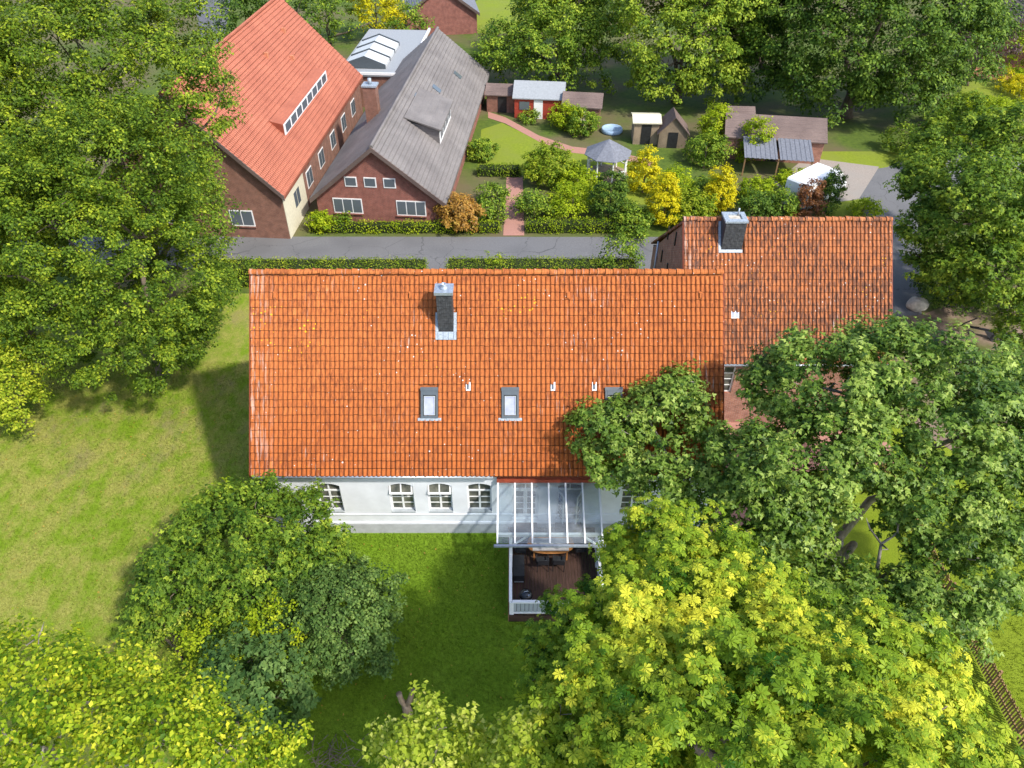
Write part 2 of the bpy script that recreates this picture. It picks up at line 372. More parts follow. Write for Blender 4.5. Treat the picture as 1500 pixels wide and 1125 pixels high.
# ------------------------------------------------------------------ the setting: ground, lawn, road, yard
sheet('ground', [(-600, -300), (600, -300), (600, 1200), (-600, 1200)], 0, 'garden_ground')
sheet('lawn', [(-46, -4), (40, -4), (40, 34), (24, 36), (20, 43.6), (-46, 43.6)], .006, 'lawn_grass')
sheet('road', [(-90, 46.9), (14, 46.6), (19.5, 45.5), (20.2, 39), (26.6, 39.5), (28.6, 44), (31, 50), (33, 56), (41, 62.5), (70, 66), (70, 70.5), (40, 67.5), (33, 64), (28.5, 57), (24, 52.2), (14, 51.4), (-90, 51.6)], .012, 'asphalt')
sheet('yard', [(20.0, 33.5), (24, 28), (52, 28), (52, 43), (30, 42.4), (27.2, 41), (24.5, 40.8), (20.0, 39.0)], .017, 'soil')
sheet('driveway', [(28.5, 57.0), (33, 64), (27, 66), (22.5, 60.5), (24.5, 57.5)], .022, 'gravel_drive')
q_ = [G(u, v) for u, v in ((280, -20), (340, -20), (328, 62), (296, 62))]
sheet('back_road', [(p.x, p.y) for p in q_], .012, 'asphalt_worn')
sheet('patio', [(9.4, 22.4), (11.6, 22.4), (12.4, 26.5), (20.5, 27.5), (20.5, 31), (9.4, 31)], .012, 'brick_paving')
a, b = G(737, 352), G(768, 352)
sheet('garden_path', [(a.x, 51.62), (b.x, 51.62), (G(766, 268).x, 61.8), (G(742, 268).x, 61.8)], .02, 'brick_paving')
pth = [(715, 168), (740, 176), (790, 203), (838, 219), (900, 226), (958, 240)]
up = [G(u, v - 4) for u, v in pth]; dn = [G(u, v + 5) for u, v in pth]
sheet('garden_path', [(q.x, q.y) for q in dn] + [(q.x, q.y) for q in reversed(up)], .026, 'brick_paving')
def px_sheet(name, pix, z, mat): sheet(name, [(G(u, v).x, G(u, v).y) for u, v in pix], z, mat)
px_sheet('lawn', [(700, 245), (705, 190), (735, 180), (790, 206), (836, 222), (960, 246), (945, 300), (830, 300), (790, 262)], .016, 'bright_grass')
px_sheet('lawn', [(1185, 222), (1340, 222), (1300, 245), (1240, 254), (1200, 244)], .016, 'bright_grass')
px_sheet('lawn', [(1195, 318), (1200, 300), (1275, 290), (1262, 318)], .03, 'bright_grass')
px_sheet('lawn', [(640, 45), (700, 0), (800, 0), (790, 40), (730, 50)], .016, 'bright_grass')
px_sheet('terrace', [(1412, 112), (1440, 92), (1520, 96), (1520, 124)], .02, 'terracotta')
px_sheet('lawn', [(1405, 150), (1410, 118), (1520, 126), (1520, 160)], .016, 'bright_grass')

# ------------------------------------------------------------------ white house
PR = R(49.5); cP, sP = math.cos(PR), math.sin(PR)
EY, EZ = 22.68, 4.30; RLEN = 8.99
RX0, RX1 = -11.60, 9.36
RY, RZ = EY + RLEN * cP, EZ + RLEN * sP
house = thing('farmhouse', 'long white rendered house with orange pantile roof and black slate-clad chimney', 'house', (-1.1, 28.5, 0))
WX0, WX1, WY0, WY1 = -11.42, 9.18, 22.95, 34.1
def arch(cx, z0, z1, w, rise=.16, n=7):
    pts = [(cx - w / 2, z0), (cx + w / 2, z0)]
    for i in range(n + 1):
        t = i / n; x = cx + w / 2 - w * t; pts.append((x, z1 - rise + rise * (1 - (2 * t - 1) ** 2)))
    return pts
OPEN = [(-8.42, 1.52, 3.46, 1.12), (-5.08, 1.52, 3.46, 1.12), (-3.32, 1.52, 3.46, 1.12), (-1.5, 1.52, 3.46, 1.12), (.62, .98, 3.44, 1.22), (2.66, .98, 3.44, 1.22), (5.6, 1.52, 3.46, 1.12), (7.5, 1.52, 3.46, 1.12)]
# front wall in strips, so that every window is a real opening with reveals
wall = MB()
xs = [WX0]
for cx, z0, z1, w in OPEN: xs += [cx - w / 2, cx + w / 2]
xs.append(WX1)
for i in range(0, len(xs), 2): wall.box(xs[i], xs[i + 1], WY0, WY0 + .3, .68, EZ + .1)
for cx, z0, z1, w in OPEN:
    wall.box(cx - w / 2, cx + w / 2, WY0, WY0 + .3, .68, z0)
    ap = arch(cx, z0, z1, w)[2:]
    top = [(x, WY0, z) for x, z in ap] + [(cx - w / 2, WY0, EZ + .1), (cx + w / 2, WY0, EZ + .1)]
    wall.prism(top, (0, .3, 0))
wall.box(WX0, WX1, WY1 - .3, WY1, .68, EZ + .1)
for x0, x1 in ((WX0, WX0 + .3), (WX1 - .3, WX1)):
    wall.prism([(x0, WY0 + .3, .68), (x0, WY1 - .3, .68), (x0, WY1 - .3, EZ + .3), (x0, RY, RZ - .35), (x0, WY0 + .3, EZ + .3)], (x1 - x0, 0, 0))
wall.build('wall', 'plaster_white', house)
MB().box(WX0 - .06, WX1 + .06, WY0 - .07, WY1 + .06, -.1, .68).build('plinth', 'plinth_grey', house)
MB().box(WX0 - .02, WX1 + .02, WY0 - .045, WY0 - .001, .682, .78).build('plinth_ledge', 'plaster_white', house)
MB().box(WX0 - .02, WX1 + .02, WY0 - .035, WY0 - .001, 1.27, 1.36).build('sill_band', 'plaster_white', house)
MB().box(WX0 - .03, WX1 + .03, WY0 - .16, WY0 + .05, EZ - .16, EZ + .02).build('eave_board', 'white_paint', house)
g = MB(); g.tube([(RX0 + .1, EY - .05, EZ - .05), (-.85, EY - .05, EZ - .05)], [.07, .07], 8); g.tube([(4.1, EY - .05, EZ - .05), (RX1 - .1, EY - .05, EZ - .05)], [.07, .07], 8)
g.build('gutter', 'zinc', house, True)
MB().tube([(WX0 + .1, EY + .12, EZ - .08), (WX0 + .1, WY0 - .08, EZ - .5), (WX0 + .1, WY0 - .1, .2)], [.045] * 3, 8).build('downpipe', 'zinc', house, True)
MB().box(WX0 + .3, WX1 - .3, WY0 + .9, WY0 + .95, .7, EZ).build('inner_wall', 'plinth_grey', house)

def window_arched(cx, z0, z1, w, tilt):
    y = WY0 + .16; fw = .06
    fr = MB(); outer = arch(cx, z0, z1, w); inner = arch(cx, z0 + fw, z1 - fw, w - 2 * fw, .14)
    n_ = len(outer)
    for i in range(n_):
        j = (i + 1) % n_
        a, b, c, d = outer[i], outer[j], inner[j], inner[i]
        fr.prism([(a[0], y, a[1]), (b[0], y, b[1]), (c[0], y, c[1]), (d[0], y, d[1])], (0, .07, 0))
    zt = z1 - .62
    fr.box(cx - .045, cx + .045, y - .012, y + .06, z0 + fw, zt); fr.box(cx - w / 2 + fw, cx + w / 2 - fw, y - .02, y + .062, zt - .04, zt + .05)
    if not tilt: fr.box(cx - .035, cx + .035, y - .008, y + .058, zt + .05, z1 - fw - .01)
    hgt = (zt - .04 - z0 - fw) / 3
    for k in (1, 2): fr.box(cx - w / 2 + fw, cx + w / 2 - fw, y - .004, y + .05, z0 + fw + hgt * k - .022, z0 + fw + hgt * k + .022)
    for sx in (-1, 1):
        x = cx + sx * (w / 2 - fw - .02); fr.box(min(x, x + sx * .021), max(x, x + sx * .021), y - .006, y + .05, z0 + fw, zt - .04)
    f = fr.build('window', 'frame_white', house)
    for k in range(3):
        for sx in (-1, 1):
            x0, x1 = sorted((cx + sx * .045, cx + sx * (w / 2 - fw - .02)))
            za = z0 + fw + hgt * k + .022
            MB().box(x0, x1, y + .02, y + .03, za, za + hgt - .044).build('pane', 'window_glass', f)
    # transom lights: fixed, or a tilted sash leaning out of the wall
    a0, a1 = zt + .05, z1 - fw - .05
    if tilt:
        zs0 = a0 - .04; dy = -.24
        s = MB(); hw = w / 2 - .03
        def P(x, t, o=0): return (x, y - .03 + dy * t + o, zs0 + (a1 + .06 - zs0) * (1 - t))
        for x0, x1, t0, t1 in ((-hw, hw, .86, 1), (-hw, hw, 0, .12), (-hw, -hw + .07, .12, .86), (hw - .07, hw, .12, .86), (-.03, .03, .12, .86)):
            s.prism([P(cx + x0, t0), P(cx + x1, t0), P(cx + x1, t1), P(cx + x0, t1)], (0, .04, .02))
        s.build('sash', 'frame_white', f)
        for x0, x1 in ((-hw + .07, -.03), (.03, hw - .07)):
            MB().prism([P(cx + x0, .12, .015), P(cx + x1, .12, .015), P(cx + x1, .86, .015), P(cx + x0, .86, .015)], (0, .008, .004)).build('pane', 'window_glass', f)
    else:
        for x0, x1 in ((-w / 2 + fw, -.035), (.035, w / 2 - fw)):
            lo = a1 - .09 if True else a1
            pts = [(cx + x0, a0), (cx + x1, a0), (cx + x1, a1 if x1 < 0 else lo), (cx + x0, a1 if x0 > 0 else lo)]
            MB().prism([(x, y + .02, z) for x, z in pts], (0, .01, 0)).build('pane', 'window_glass', f)
    MB().box(cx - w / 2 + .003, cx + w / 2 - .003, WY0 - .03, y, z0 - .05, z0 + .012).build('sill', 'pale_grey_paint', f)
for i, (cx, z0, z1, w) in enumerate(OPEN):
    if i in (4, 5): continue
    window_arched(cx, z0, z1, w, i in (1, 2))

def door_leaf(parent, hinge, ang, w, z0, z1):
    # a glazed leaf hinged at (x, y), turned by ang about z
    ca, sa = math.cos(ang), math.sin(ang)
    def B(x0, x1, zz0, zz1, y0, y1):
        vs = []
        for z in (zz0, zz1):
            for x, y in ((x0, y0), (x1, y0), (x1, y1), (x0, y1)): vs.append((hinge[0] + x * ca - y * sa, hinge[1] + x * sa + y * ca, z))
        return vs, [(0, 3, 2, 1), (4, 5, 6, 7), (0, 1, 5, 4), (1, 2, 6, 5), (2, 3, 7, 6), (3, 0, 4, 7)]
    m = MB(); st = .085
    m.add(*B(0, st, z0, z1, 0, .05)); m.add(*B(w - st, w, z0, z1, 0, .05)); m.add(*B(st, w - st, z0, z0 + .16, 0, .05)); m.add(*B(st, w - st, z1 - st, z1, 0, .05))
    k = 4; h = (z1 - st - z0 - .16) / k
    for i in range(1, k): m.add(*B(st, w - st, z0 + .16 + h * i - .02, z0 + .16 + h * i + .02, .004, .046))
    lf = m.build('door_leaf', 'frame_white', parent)
    for i in range(k): 
        a = z0 + .16 + h * i + .02
        MB().add(*B(st, w - st, a, a + h - .04, .02, .03)).build('pane', 'window_glass', lf)
    return lf
for i in (4, 5):
    cx, z0, z1, w = OPEN[i]; y = WY0 + .14
    fr = MB(); fr.box(cx - w / 2, cx - w / 2 + .06, y, y + .08, z0, z1 - .16); fr.box(cx + w / 2 - .06, cx + w / 2, y, y + .08, z0, z1 - .16)
    fr.box(cx - w / 2 + .06, cx + w / 2 - .06, y - .01, y + .08, z1 - .56, z1 - .48)
    ap = arch(cx, z0, z1, w)[2:]; ip = arch(cx, z0, z1 - .06, w, .14)[2:]
    for j in range(len(ap) - 1):
        fr.prism([(ap[j][0], y, ap[j][1]), (ap[j + 1][0], y, ap[j + 1][1]), (ip[j + 1][0], y, ip[j + 1][1]), (ip[j][0], y, ip[j][1])], (0, .08, 0))
    fr.box(cx - .03, cx + .03, y + .01, y + .07, z1 - .48, z1 - .05)
    d = fr.build('french_door', 'frame_white', house)
    for s in (-1, 1):
        x0, x1 = sorted((cx + s * .03, cx + s * (w / 2 - .06)))
        MB().box(x0, x1, y + .03, y + .04, z1 - .48, z1 - .17).build('pane', 'window_glass', d)
        lw = w / 2 - .065
        # the first door is shut; the second stands open outwards
        op = 0 if i == 4 else R(62)
        # a leaf runs along +x from its hinge; the right leaf is turned half round
        if s < 0: door_leaf(d, (cx - w / 2 + .062, y + .01), -op, lw, z0 + .01, z1 - .57)
        else: door_leaf(d, (cx + w / 2 - .062, y + .06 if i == 4 else y + .03), math.pi + op, lw, z0 + .01, z1 - .57)
MB().box(.05, 1.2, WY0 - .42, WY0 - .075, .45, .8).build('door_step', 'deck_wood', house)
MB().box(2.05, 3.3, WY0 - .42, WY0 - .075, .45, .8).build('door_step', 'deck_wood', house)

# roof: boarded slab, then single pantiles
TW, TL = .2075, .339
def roof_slab(x0, x1, ey, ez, ry, rz, by, bz, t=.12):
    m = MB()
    m.prism([(x0, ey, ez), (x0, ry, rz), (x0, by, bz), (x0, by, bz - t), (x0, ry, rz - t * 1.5), (x0, ey, ez - t)], (x1 - x0, 0, 0)); return m
PROF = [(0, .0), (.05, .012), (.16, .05), (.3, .066), (.5, .06), (.72, .036), (.87, .008), (1.04, .0)]
def tile_arrays(w, l):
    vs = []; L = l + .05
    for t, z in PROF: vs.append((t * w, .042, z + .047))         # lower edge top, a rounded nose
    for t, z in PROF: vs.append((t * w, L, z + .012))           # upper edge
    for t, z in PROF: vs.append((t * w, 0, z + .010))           # lower edge underside
    k = len(PROF); fs = []
    for i in range(k - 1): fs.append((i, i + 1, k + i + 1, k + i)); fs.append((2 * k + i, 2 * k + i + 1, i + 1, i))
    return np.array(vs), fs
TV, TF = tile_arrays(TW, TL)
def face_tints(t):   # nose and side-lap faces darkened: grime plus lap shade painted into the tint
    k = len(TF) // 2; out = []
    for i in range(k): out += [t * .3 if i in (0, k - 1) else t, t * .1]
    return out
def tile_mesh(tint, mat):
    me = bpy.data.meshes.new('tile'); me.from_pydata([tuple(v) for v in TV], [], TF); me.materials.append(MAT[mat])
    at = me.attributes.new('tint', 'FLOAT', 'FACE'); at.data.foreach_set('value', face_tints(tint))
    return me
def tile_roof(root, roof, x0, x1, ey, ez, pitch, rows, mat, skip, single, lift=.0, seed=1):
    rg = random.Random(seed); cp, sp = math.cos(pitch), math.sin(pitch)
    ncol = int(round((x1 - x0) / TW)); w = (x1 - x0) / ncol
    variants = [tile_mesh(i / 11, mat) for i in range(12)]
    off = root.location; allv = []; allf = []; tints = []; k = 0
    for r in range(rows):
        rowsag = rg.uniform(-.006, .006)
        for c in range(ncol):
            s = r * TL - .05; x = x0 + c * w
            if skip(x + w / 2, s + TL / 2): continue
            jx, js, jr = rg.gauss(0, .0025), rg.gauss(0, .006) + rowsag, rg.gauss(0, .012)
            tint = min(1, max(0, rg.gauss(.5, .065) + (.35 if rg.random() < .01 else 0)))
            px = x + jx; py = ey + (s + js) * cp; pz = ez + (s + js) * sp + lift
            if single(r, c):
                o = link('tile', variants[int(tint * 11.99)], None, roof, (px - off.x, py - off.y, pz - off.z), (pitch, 0, jr))
            else:
                v = TV.copy(); xx = v[:, 0] - v[:, 1] * jr; yy = v[:, 1] + v[:, 0] * jr
                allv.append(np.stack([px - off.x + xx, py - off.y + yy * cp - v[:, 2] * sp, pz - off.z + yy * sp + v[:, 2] * cp], 1))
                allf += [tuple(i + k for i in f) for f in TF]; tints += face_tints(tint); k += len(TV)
    me = bpy.data.meshes.new('tiles'); me.from_pydata(np.concatenate(allv).tolist(), [], allf); me.materials.append(MAT[mat])
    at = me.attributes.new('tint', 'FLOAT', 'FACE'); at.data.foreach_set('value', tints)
    o = link('tiles', me, None, roof); tag(o, kind='stuff')
def ridge(root, roof, x0, x1, y, z, mat, step=.352, seed=3):
    rg = random.Random(seed); nn = int(round((x1 - x0) / step)); st = (x1 - x0) / nn; off = root.location
    vars_ = []
    for q in range(8):
        vs = []; fs = []; sg = 6
        for x, rr in ((0, .178), (st * .94, .14)):
            for j in range(sg + 1):
                t = math.pi * j / sg; vs.append((x, -math.cos(t) * rr, math.sin(t) * rr * .85))
        for j in range(sg): fs.append((j, j + 1, sg + 2 + j, sg + 1 + j))
        fs.append(tuple(range(sg + 1))); fs.append(tuple(reversed(range(sg + 1, 2 * sg + 2))))
        me = bpy.data.meshes.new('ridge_tile'); me.from_pydata(vs, [], fs); me.materials.append(MAT[mat])
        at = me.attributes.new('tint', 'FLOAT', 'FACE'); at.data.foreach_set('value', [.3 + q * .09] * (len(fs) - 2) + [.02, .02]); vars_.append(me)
    for i in range(nn):
        link('ridge_tile', rg.choice(vars_), None, roof, (x0 + i * st - off.x, y - off.y + rg.gauss(0, .008), z - off.z + rg.gauss(0, .008)), (0, rg.gauss(0, .012), rg.gauss(0, .012)))

roof = roof_slab(RX0, RX1, EY + .02, EZ, RY, RZ, RY * 2 - EY, EZ).build('roof', 'tile_main', house)
at = roof.data.attributes.new('tint', 'FLOAT', 'FACE'); at.data.foreach_set('value', [.35] * len(roof.data.polygons))
def on_roof(u, v):   # pixel -> (x, s) on the main front slope
    d = ray(u, v); n_ = Vector((0, -sP, cP)); p0 = Vector((0, EY, EZ)); o = Vector((0, 0, CAM_H))
    p = o + d * ((p0 - o).dot(n_) / d.dot(n_)); return p.x, (p.y - EY) / cP
sky_px = [(617, 642), (735, 760), (886, 911)]
SKY = []
for u0, u1 in sky_px:
    xa, sb = on_roof(u0, 612); xb, st = on_roof(u1, 568); SKY.append((xa, xb, sb, st))
ch_x0, ch_s = on_roof(642.5, 486); ch_x1, _ = on_roof(664.5, 486)
VENT = [on_roof(u, 566) for u in (686, 810, 870.5)]
HOOK = [on_roof(u, 433) for u in (404, 602, 832, 1026)]
def skip_main(x, s):
    for a, b, c, d in SKY:
        if a - .02 < x < b + .02 and c - .05 < s < d + .1: return True
    if ch_x0 - .05 < x < ch_x1 + .05 and ch_s - .15 < s < ch_s + 1.2: return True
    for a, b in VENT:
        if abs(x - a) < TW * .5 and abs(s - b) < TL * .5: return True
    return False
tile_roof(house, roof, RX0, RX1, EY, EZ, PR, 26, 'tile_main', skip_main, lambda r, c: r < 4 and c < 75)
ridge(house, roof, RX0 - .02, RX1 + .02, RY, RZ + .03, 'tile_main')
for x in (RX0 - .035, RX1 + .005):
    MB().prism([(x, EY - .03, EZ - .13), (x, RY, RZ - .15), (x, RY, RZ + .06), (x, EY - .03, EZ + .06)], (.03, 0, 0)).build('verge_board', 'red_brown_wood', roof)
def slope_box(m, x0, x1, s0, s1, h0, h1, ey=EY, ez=EZ, c=cP, s_=sP):
    vs = []
    for h in (h0, h1):
        for x, s in ((x0, s0), (x1, s0), (x1, s1), (x0, s1)): vs.append((x, ey + s * c - h * s_, ez + s * s_ + h * c))
    m.add(vs, [(0, 3, 2, 1), (4, 5, 6, 7), (0, 1, 5, 4), (1, 2, 6, 5), (2, 3, 7, 6), (3, 0, 4, 7)]); return m
for a, b, c, d in SKY:
    m = MB(); t = .1
    slope_box(m, a, a + t, c, d, -.02, .17); slope_box(m, b - t, b, c, d, -.02, .17); slope_box(m, a + t, b - t, c, c + .1, -.02, .165)
    slope_box(m, a + t, b - t, d - .32, d, -.02, .18); slope_box(m, a - .015, b + .015, d - .13, d + .03, .18, .2)
    f = m.build('skylight', 'grey_alu', house)
    slope_box(MB(), a + t + .001, b - t - .001, c + .101, d - .321, -.02, .03).build('sash_bed', 'rubber', f)
    g = MB(); slope_box(g, a + t + .03, a + t + .07, c + .12, d - .36, .05, .13); slope_box(g, b - t - .07, b - t - .03, c + .12, d - .36, .05, .13); slope_box(g, a + t + .07, b - t - .07, c + .12, c + .16, .05, .13); slope_box(g, a + t + .07, b - t - .07, d - .4, d - .36, .05, .13)
    g.build('sash', 'pale_grey_paint', f)
    slope_box(MB(), a + t + .07, b - t - .07, c + .16, d - .4, .08, .1).build('pane', 'skylight_glass', f)
    e = MB()
    nn = 9; 
    for i in range(nn):
        x0 = a - .14 + (b - a + .28) * i / nn; x1 = a - .14 + (b - a + .28) * (i + 1) / nn
        slope_box(e, x0, x1, c - .13, c, .085 + .006 * (i % 2), .1 + .006 * (i % 2))
    e.build('flashing', 'lead_sheet', f)
for x, s in VENT:
    v = slope_box(MB(), x - .1, x + .1, s - .19, s + .19, .03, .05); slope_box(v, x - .1, x - .07, s - .19, s + .19, .05, .08); slope_box(v, x + .03, x + .1, s - .19, s + .19, .05, .075); slope_box(v, x - .07, x + .03, s - .19, s - .13, .05, .075)
    v = v.build('glass_tile', 'white_paint', house)
    slope_box(MB(), x - .07, x + .03, s - .13, s + .19, .052, .06).build('pane', 'far_glass', v)
for x, s in HOOK:
    m = MB(); slope_box(m, x - .1, x + .08, s - .17, s + .17, .06, .1); slope_box(m, x - .06, x + .06, s - .12, s + .1, .1, .16)
    o = m.build('vent_tile', 'tile_main', house); at = o.data.attributes.new('tint', 'FLOAT', 'FACE'); at.data.foreach_set('value', [.6] * len(o.data.polygons))
# chimney clad in black slates, each course its own row of small slates
def slate_chimney(root, x0, x1, y0, y1, z0, z1, sw, sh):
    ch = MB().box(x0, x1, y0, y1, z0, z1).build('chimney', 'slate', root)
    rg = random.Random(5); m = MB()
    rows = int((z1 - z0) / sh)
    for r in range(rows):
        zb = z0 + r * sh; nn = int(round((x1 - x0) / sw)); w = (x1 - x0) / nn
        for i in range(nn):
            j = rg.uniform(.004, .018); a = x0 + i * w; 
            m.add([(a + .004, y0 - .006 - j, zb), (a + w - .004, y0 - .008 - j, zb), (a + w - .004, y0 - .003, zb + sh), (a + .004, y0 - .003, zb + sh), (a + .004, y0 - .001, zb), (a + w - .004, y0 - .001, zb)], [(0, 1, 2, 3), (0, 4, 5, 1)])
        nn = int(round((y1 - y0) / sw)); w = (y1 - y0) / nn
        for i in range(nn):
            for x, sg in ((x0, -1), (x1, 1)):
                j = rg.uniform(.004, .018); a = y0 + i * w
                m.add([(x + sg * (.006 + j), a + .004, zb), (x + sg * (.008 + j), a + w - .004, zb), (x + sg * .003, a + w - .004, zb + sh), (x + sg * .003, a + .004, zb + sh)], [(0, 1, 2, 3)])
    o = m.build('slates', 'slate', ch); tag(o, kind='stuff'); return ch
cy0 = EY + ch_s * cP; cz0 = EZ + ch_s * sP
ch = slate_chimney(house, ch_x0, ch_x1, cy0, cy0 + .6, cz0 - .7, 11.1, .1, .13)
MB().box(ch_x0 - .07, ch_x1 + .07, cy0 - .07, cy0 + .67, 11.1, 11.24).build('chimney_cap', 'zinc', ch)
cxm = (ch_x0 + ch_x1) / 2
MB().lathe([(.17, 0), (.17, .05), (.13, .08), (.11, .2), (.12, .22), (.09, .22), (.085, .1)], (cxm, cy0 + .3, 11.241), 14).build('flue', 'zinc', ch, True)
e = MB(); nn = 8
for i in range(nn):
    x0 = ch_x0 - .13 + (ch_x1 - ch_x0 + .26) * i / nn; x1 = ch_x0 - .13 + (ch_x1 - ch_x0 + .26) * (i + 1) / nn
    slope_box(e, x0, x1, ch_s - .36, ch_s - .005, .07 + .025 * (i % 2), .095 + .025 * (i % 2))
slope_box(e, ch_x0 - .13, ch_x0 - .002, ch_s, ch_s + .85, .06, .1); slope_box(e, ch_x1 + .002, ch_x1 + .14, ch_s, ch_s + .85, .06, .1)
e.build('flashing', 'lead_sheet', ch)

# ------------------------------------------------------------------ brick annexe behind, taller gable
AD = 39.0
def cd(u, v, d): return Vector((0, 0, CAM_H)) + ray(u, v) * d
ar, ae = cd(1000, 322, AD), cd(1000, 533, AD)
AX0, AX1 = 8.9, 19.72
APT = math.atan2(ar.z - ae.z, ar.y - ae.y); cA, sA = math.cos(APT), math.sin(APT); ALEN = math.hypot(ar.z - ae.z, ar.y - ae.y)
ABY, ABZ = 42.4, 4.7
annex = thing('brick_house', 'red brick house with weathered orange pantile roof and broad grey chimney behind white house', 'house', (14.3, 36.2, 0))
aroof = roof_slab(AX0, AX1, ae.y + .02, ae.z, ar.y, ar.z, ABY, ABZ).build('roof', 'tile_annex', annex)
at = aroof.data.attributes.new('tint', 'FLOAT', 'FACE'); at.data.foreach_set('value', [.3] * len(aroof.data.polygons))
def on_annex(u, v):
    d = ray(u, v); n_ = Vector((0, -sA, cA)); o = Vector((0, 0, CAM_H)); p = o + d * ((ae - o).dot(n_) / d.dot(n_)); return p.x, (p.y - ae.y) / cA
ac_x0, ac_s = on_annex(1056, 366); ac_x1, _ = on_annex(1086, 366)
gx, gs = on_annex(1076.5, 461)
def skip_annex(x, s):
    if ac_x0 - .1 < x < ac_x1 + .03 and ac_s - .2 < s < ac_s + 1.6: return True
    return abs(x - gx) < .2 and abs(s - gs) < .19
arows = int(round((ALEN - .1) / TL))
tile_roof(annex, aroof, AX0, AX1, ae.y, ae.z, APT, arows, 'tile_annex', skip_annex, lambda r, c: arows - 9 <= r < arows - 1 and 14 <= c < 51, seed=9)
ridge(annex, aroof, AX0 - .02, AX1 + .02, ar.y, ar.z + .03, 'tile_annex', seed=8)
m = MB(); slope_box(m, gx - .2, gx + .2, gs - .19, gs + .19, .03, .06, ae.y, ae.z, cA, sA)
gt = m.build('glass_tile', 'white_paint', annex)
for q in (-.1, .1): slope_box(MB(), gx + q - .07, gx + q + .07, gs - .14, gs + .17, .061, .07, ae.y, ae.z, cA, sA).build('pane', 'skylight_glass', gt)
wy0, wy1 = ae.y + .3, ABY - .3
AW = []   # front wall of bricks with one window by the white house
wz = ae.z + .1
m = MB()
wx0, wx1 = 10.6, 11.85
m.box(AX0 + .1, wx0, wy0, wy0 + .3, 0, wz); m.box(wx1, AX1 - .1, wy0, wy0 + .3, 0, wz); m.box(wx0, wx1, wy0, wy0 + .3, 0, 2.2); m.box(wx0, wx1, wy0, wy0 + .3, 4.0, wz)
m.box(AX0 + .1, AX1 - .1, wy1 - .3, wy1, 0, ABZ)
for x0 in (AX0 + .1, AX1 - .4):
    m.prism([(x0, wy0 + .3, 0), (x0, wy1 - .3, 0), (x0, wy1 - .3, ABZ), (x0, ar.y, ar.z - .15), (x0, wy0 + .3, ae.z + .2)], (.3, 0, 0))
m.build('wall', 'brick_old', annex)
fr = MB(); y = wy0 + .12
fr.box(wx0, wx0 + .08, y, y + .07, 2.2, 4.0); fr.box(wx1 - .08, wx1, y, y + .07, 2.2, 4.0); fr.box(wx0 + .08, wx1 - .08, y, y + .07, 2.2, 2.28); fr.box(wx0 + .08, wx1 - .08, y, y + .07, 3.92, 4.0); fr.box((wx0 + wx1) / 2 - .04, (wx0 + wx1) / 2 + .04, y - .01, y + .06, 2.28, 3.92)
for z in (2.68, 3.1, 3.5): fr.box(wx0 + .08, wx1 - .08, y - .004, y + .055, z - .025, z + .025)
f = fr.build('window', 'frame_white', annex)
for x0, x1 in ((wx0 + .08, (wx0 + wx1) / 2 - .04), ((wx0 + wx1) / 2 + .04, wx1 - .08)):
    for z0, z1 in ((2.28, 2.655), (2.705, 3.075), (3.125, 3.475), (3.525, 3.92)): MB().box(x0, x1, y + .02, y + .03, z0, z1).build('pane', 'window_glass', f)
MB().tube([(AX0 + .9, ae.y - .06, ae.z - .04), (AX1 - .05, ae.y - .06, ae.z - .04)], [.07, .07], 8).build('gutter', 'zinc', annex, True)
MB().tube([(AX0 + .06, 40.6, 5.8), (AX0 + .02, 40.6, .3)], [.06, .06], 8).build('downpipe', 'zinc', annex, True)
for yy, zz in ((36.5, 7.9), (38.4, 7.2), (37.4, 5.4), (39.2, 5.2)):
    MB().box(AX0 + .04, AX0 + .099, yy - .06, yy + .06, zz, zz + .8).build('wall_slot', 'dark_metal', annex)
for x in (AX0 - .035, AX1 + .005):
    MB().prism([(x, ae.y - .03, ae.z - .13), (x, ar.y, ar.z - .15), (x, ar.y, ar.z + .05), (x, ae.y - .03, ae.z + .05)], (.03, 0, 0)).build('verge_board', 'red_brown_wood', aroof)
ay0 = ae.y + ac_s * cA; az0 = ae.z + ac_s * sA
ch = slate_chimney(annex, ac_x0, ac_x1, ay0, ay0 + .95, az0 - .9, 10.52, .11, .14)
c = MB(); a, b, y0, y1 = ac_x0 - .05, ac_x1 + .05, ay0 - .05, ay0 + 1.0
c.box(a, b, y0, y0 + .3, 10.52, 10.62); c.box(a, b, y1 - .25, y1, 10.52, 10.62); c.box(a, a + .26, y0 + .3, y1 - .25, 10.52, 10.618); c.box(b - .24, b, y0 + .3, y1 - .25, 10.52, 10.618)
c.build('chimney_cap', 'lead_sheet', ch)
MB().box(a + .26, b - .24, y0 + .3, y1 - .25, 10.522, 10.54).build('flue_plate', 'stone', ch)
MB().tube([(b - .36, ay0 + .75, 10.54), (b - .36, ay0 + .75, 10.95)], [.045, .045], 8).build('flue', 'zinc', ch, True)
e = MB(); slope_box(e, ac_x0 - .14, ac_x1 + .02, ac_s - .16, ac_s - .002, .06, .1, ae.y, ae.z, cA, sA); slope_box(e, ac_x0 - .15, ac_x0 - .02, ac_s, ALEN - .05, .06, .1, ae.y, ae.z, cA, sA); slope_box(e, ac_x0 - .02, ac_x1, ac_s + 1.4, ALEN - .02, .05, .09, ae.y, ae.z, cA, sA)
e.build('flashing', 'lead_sheet', ch)

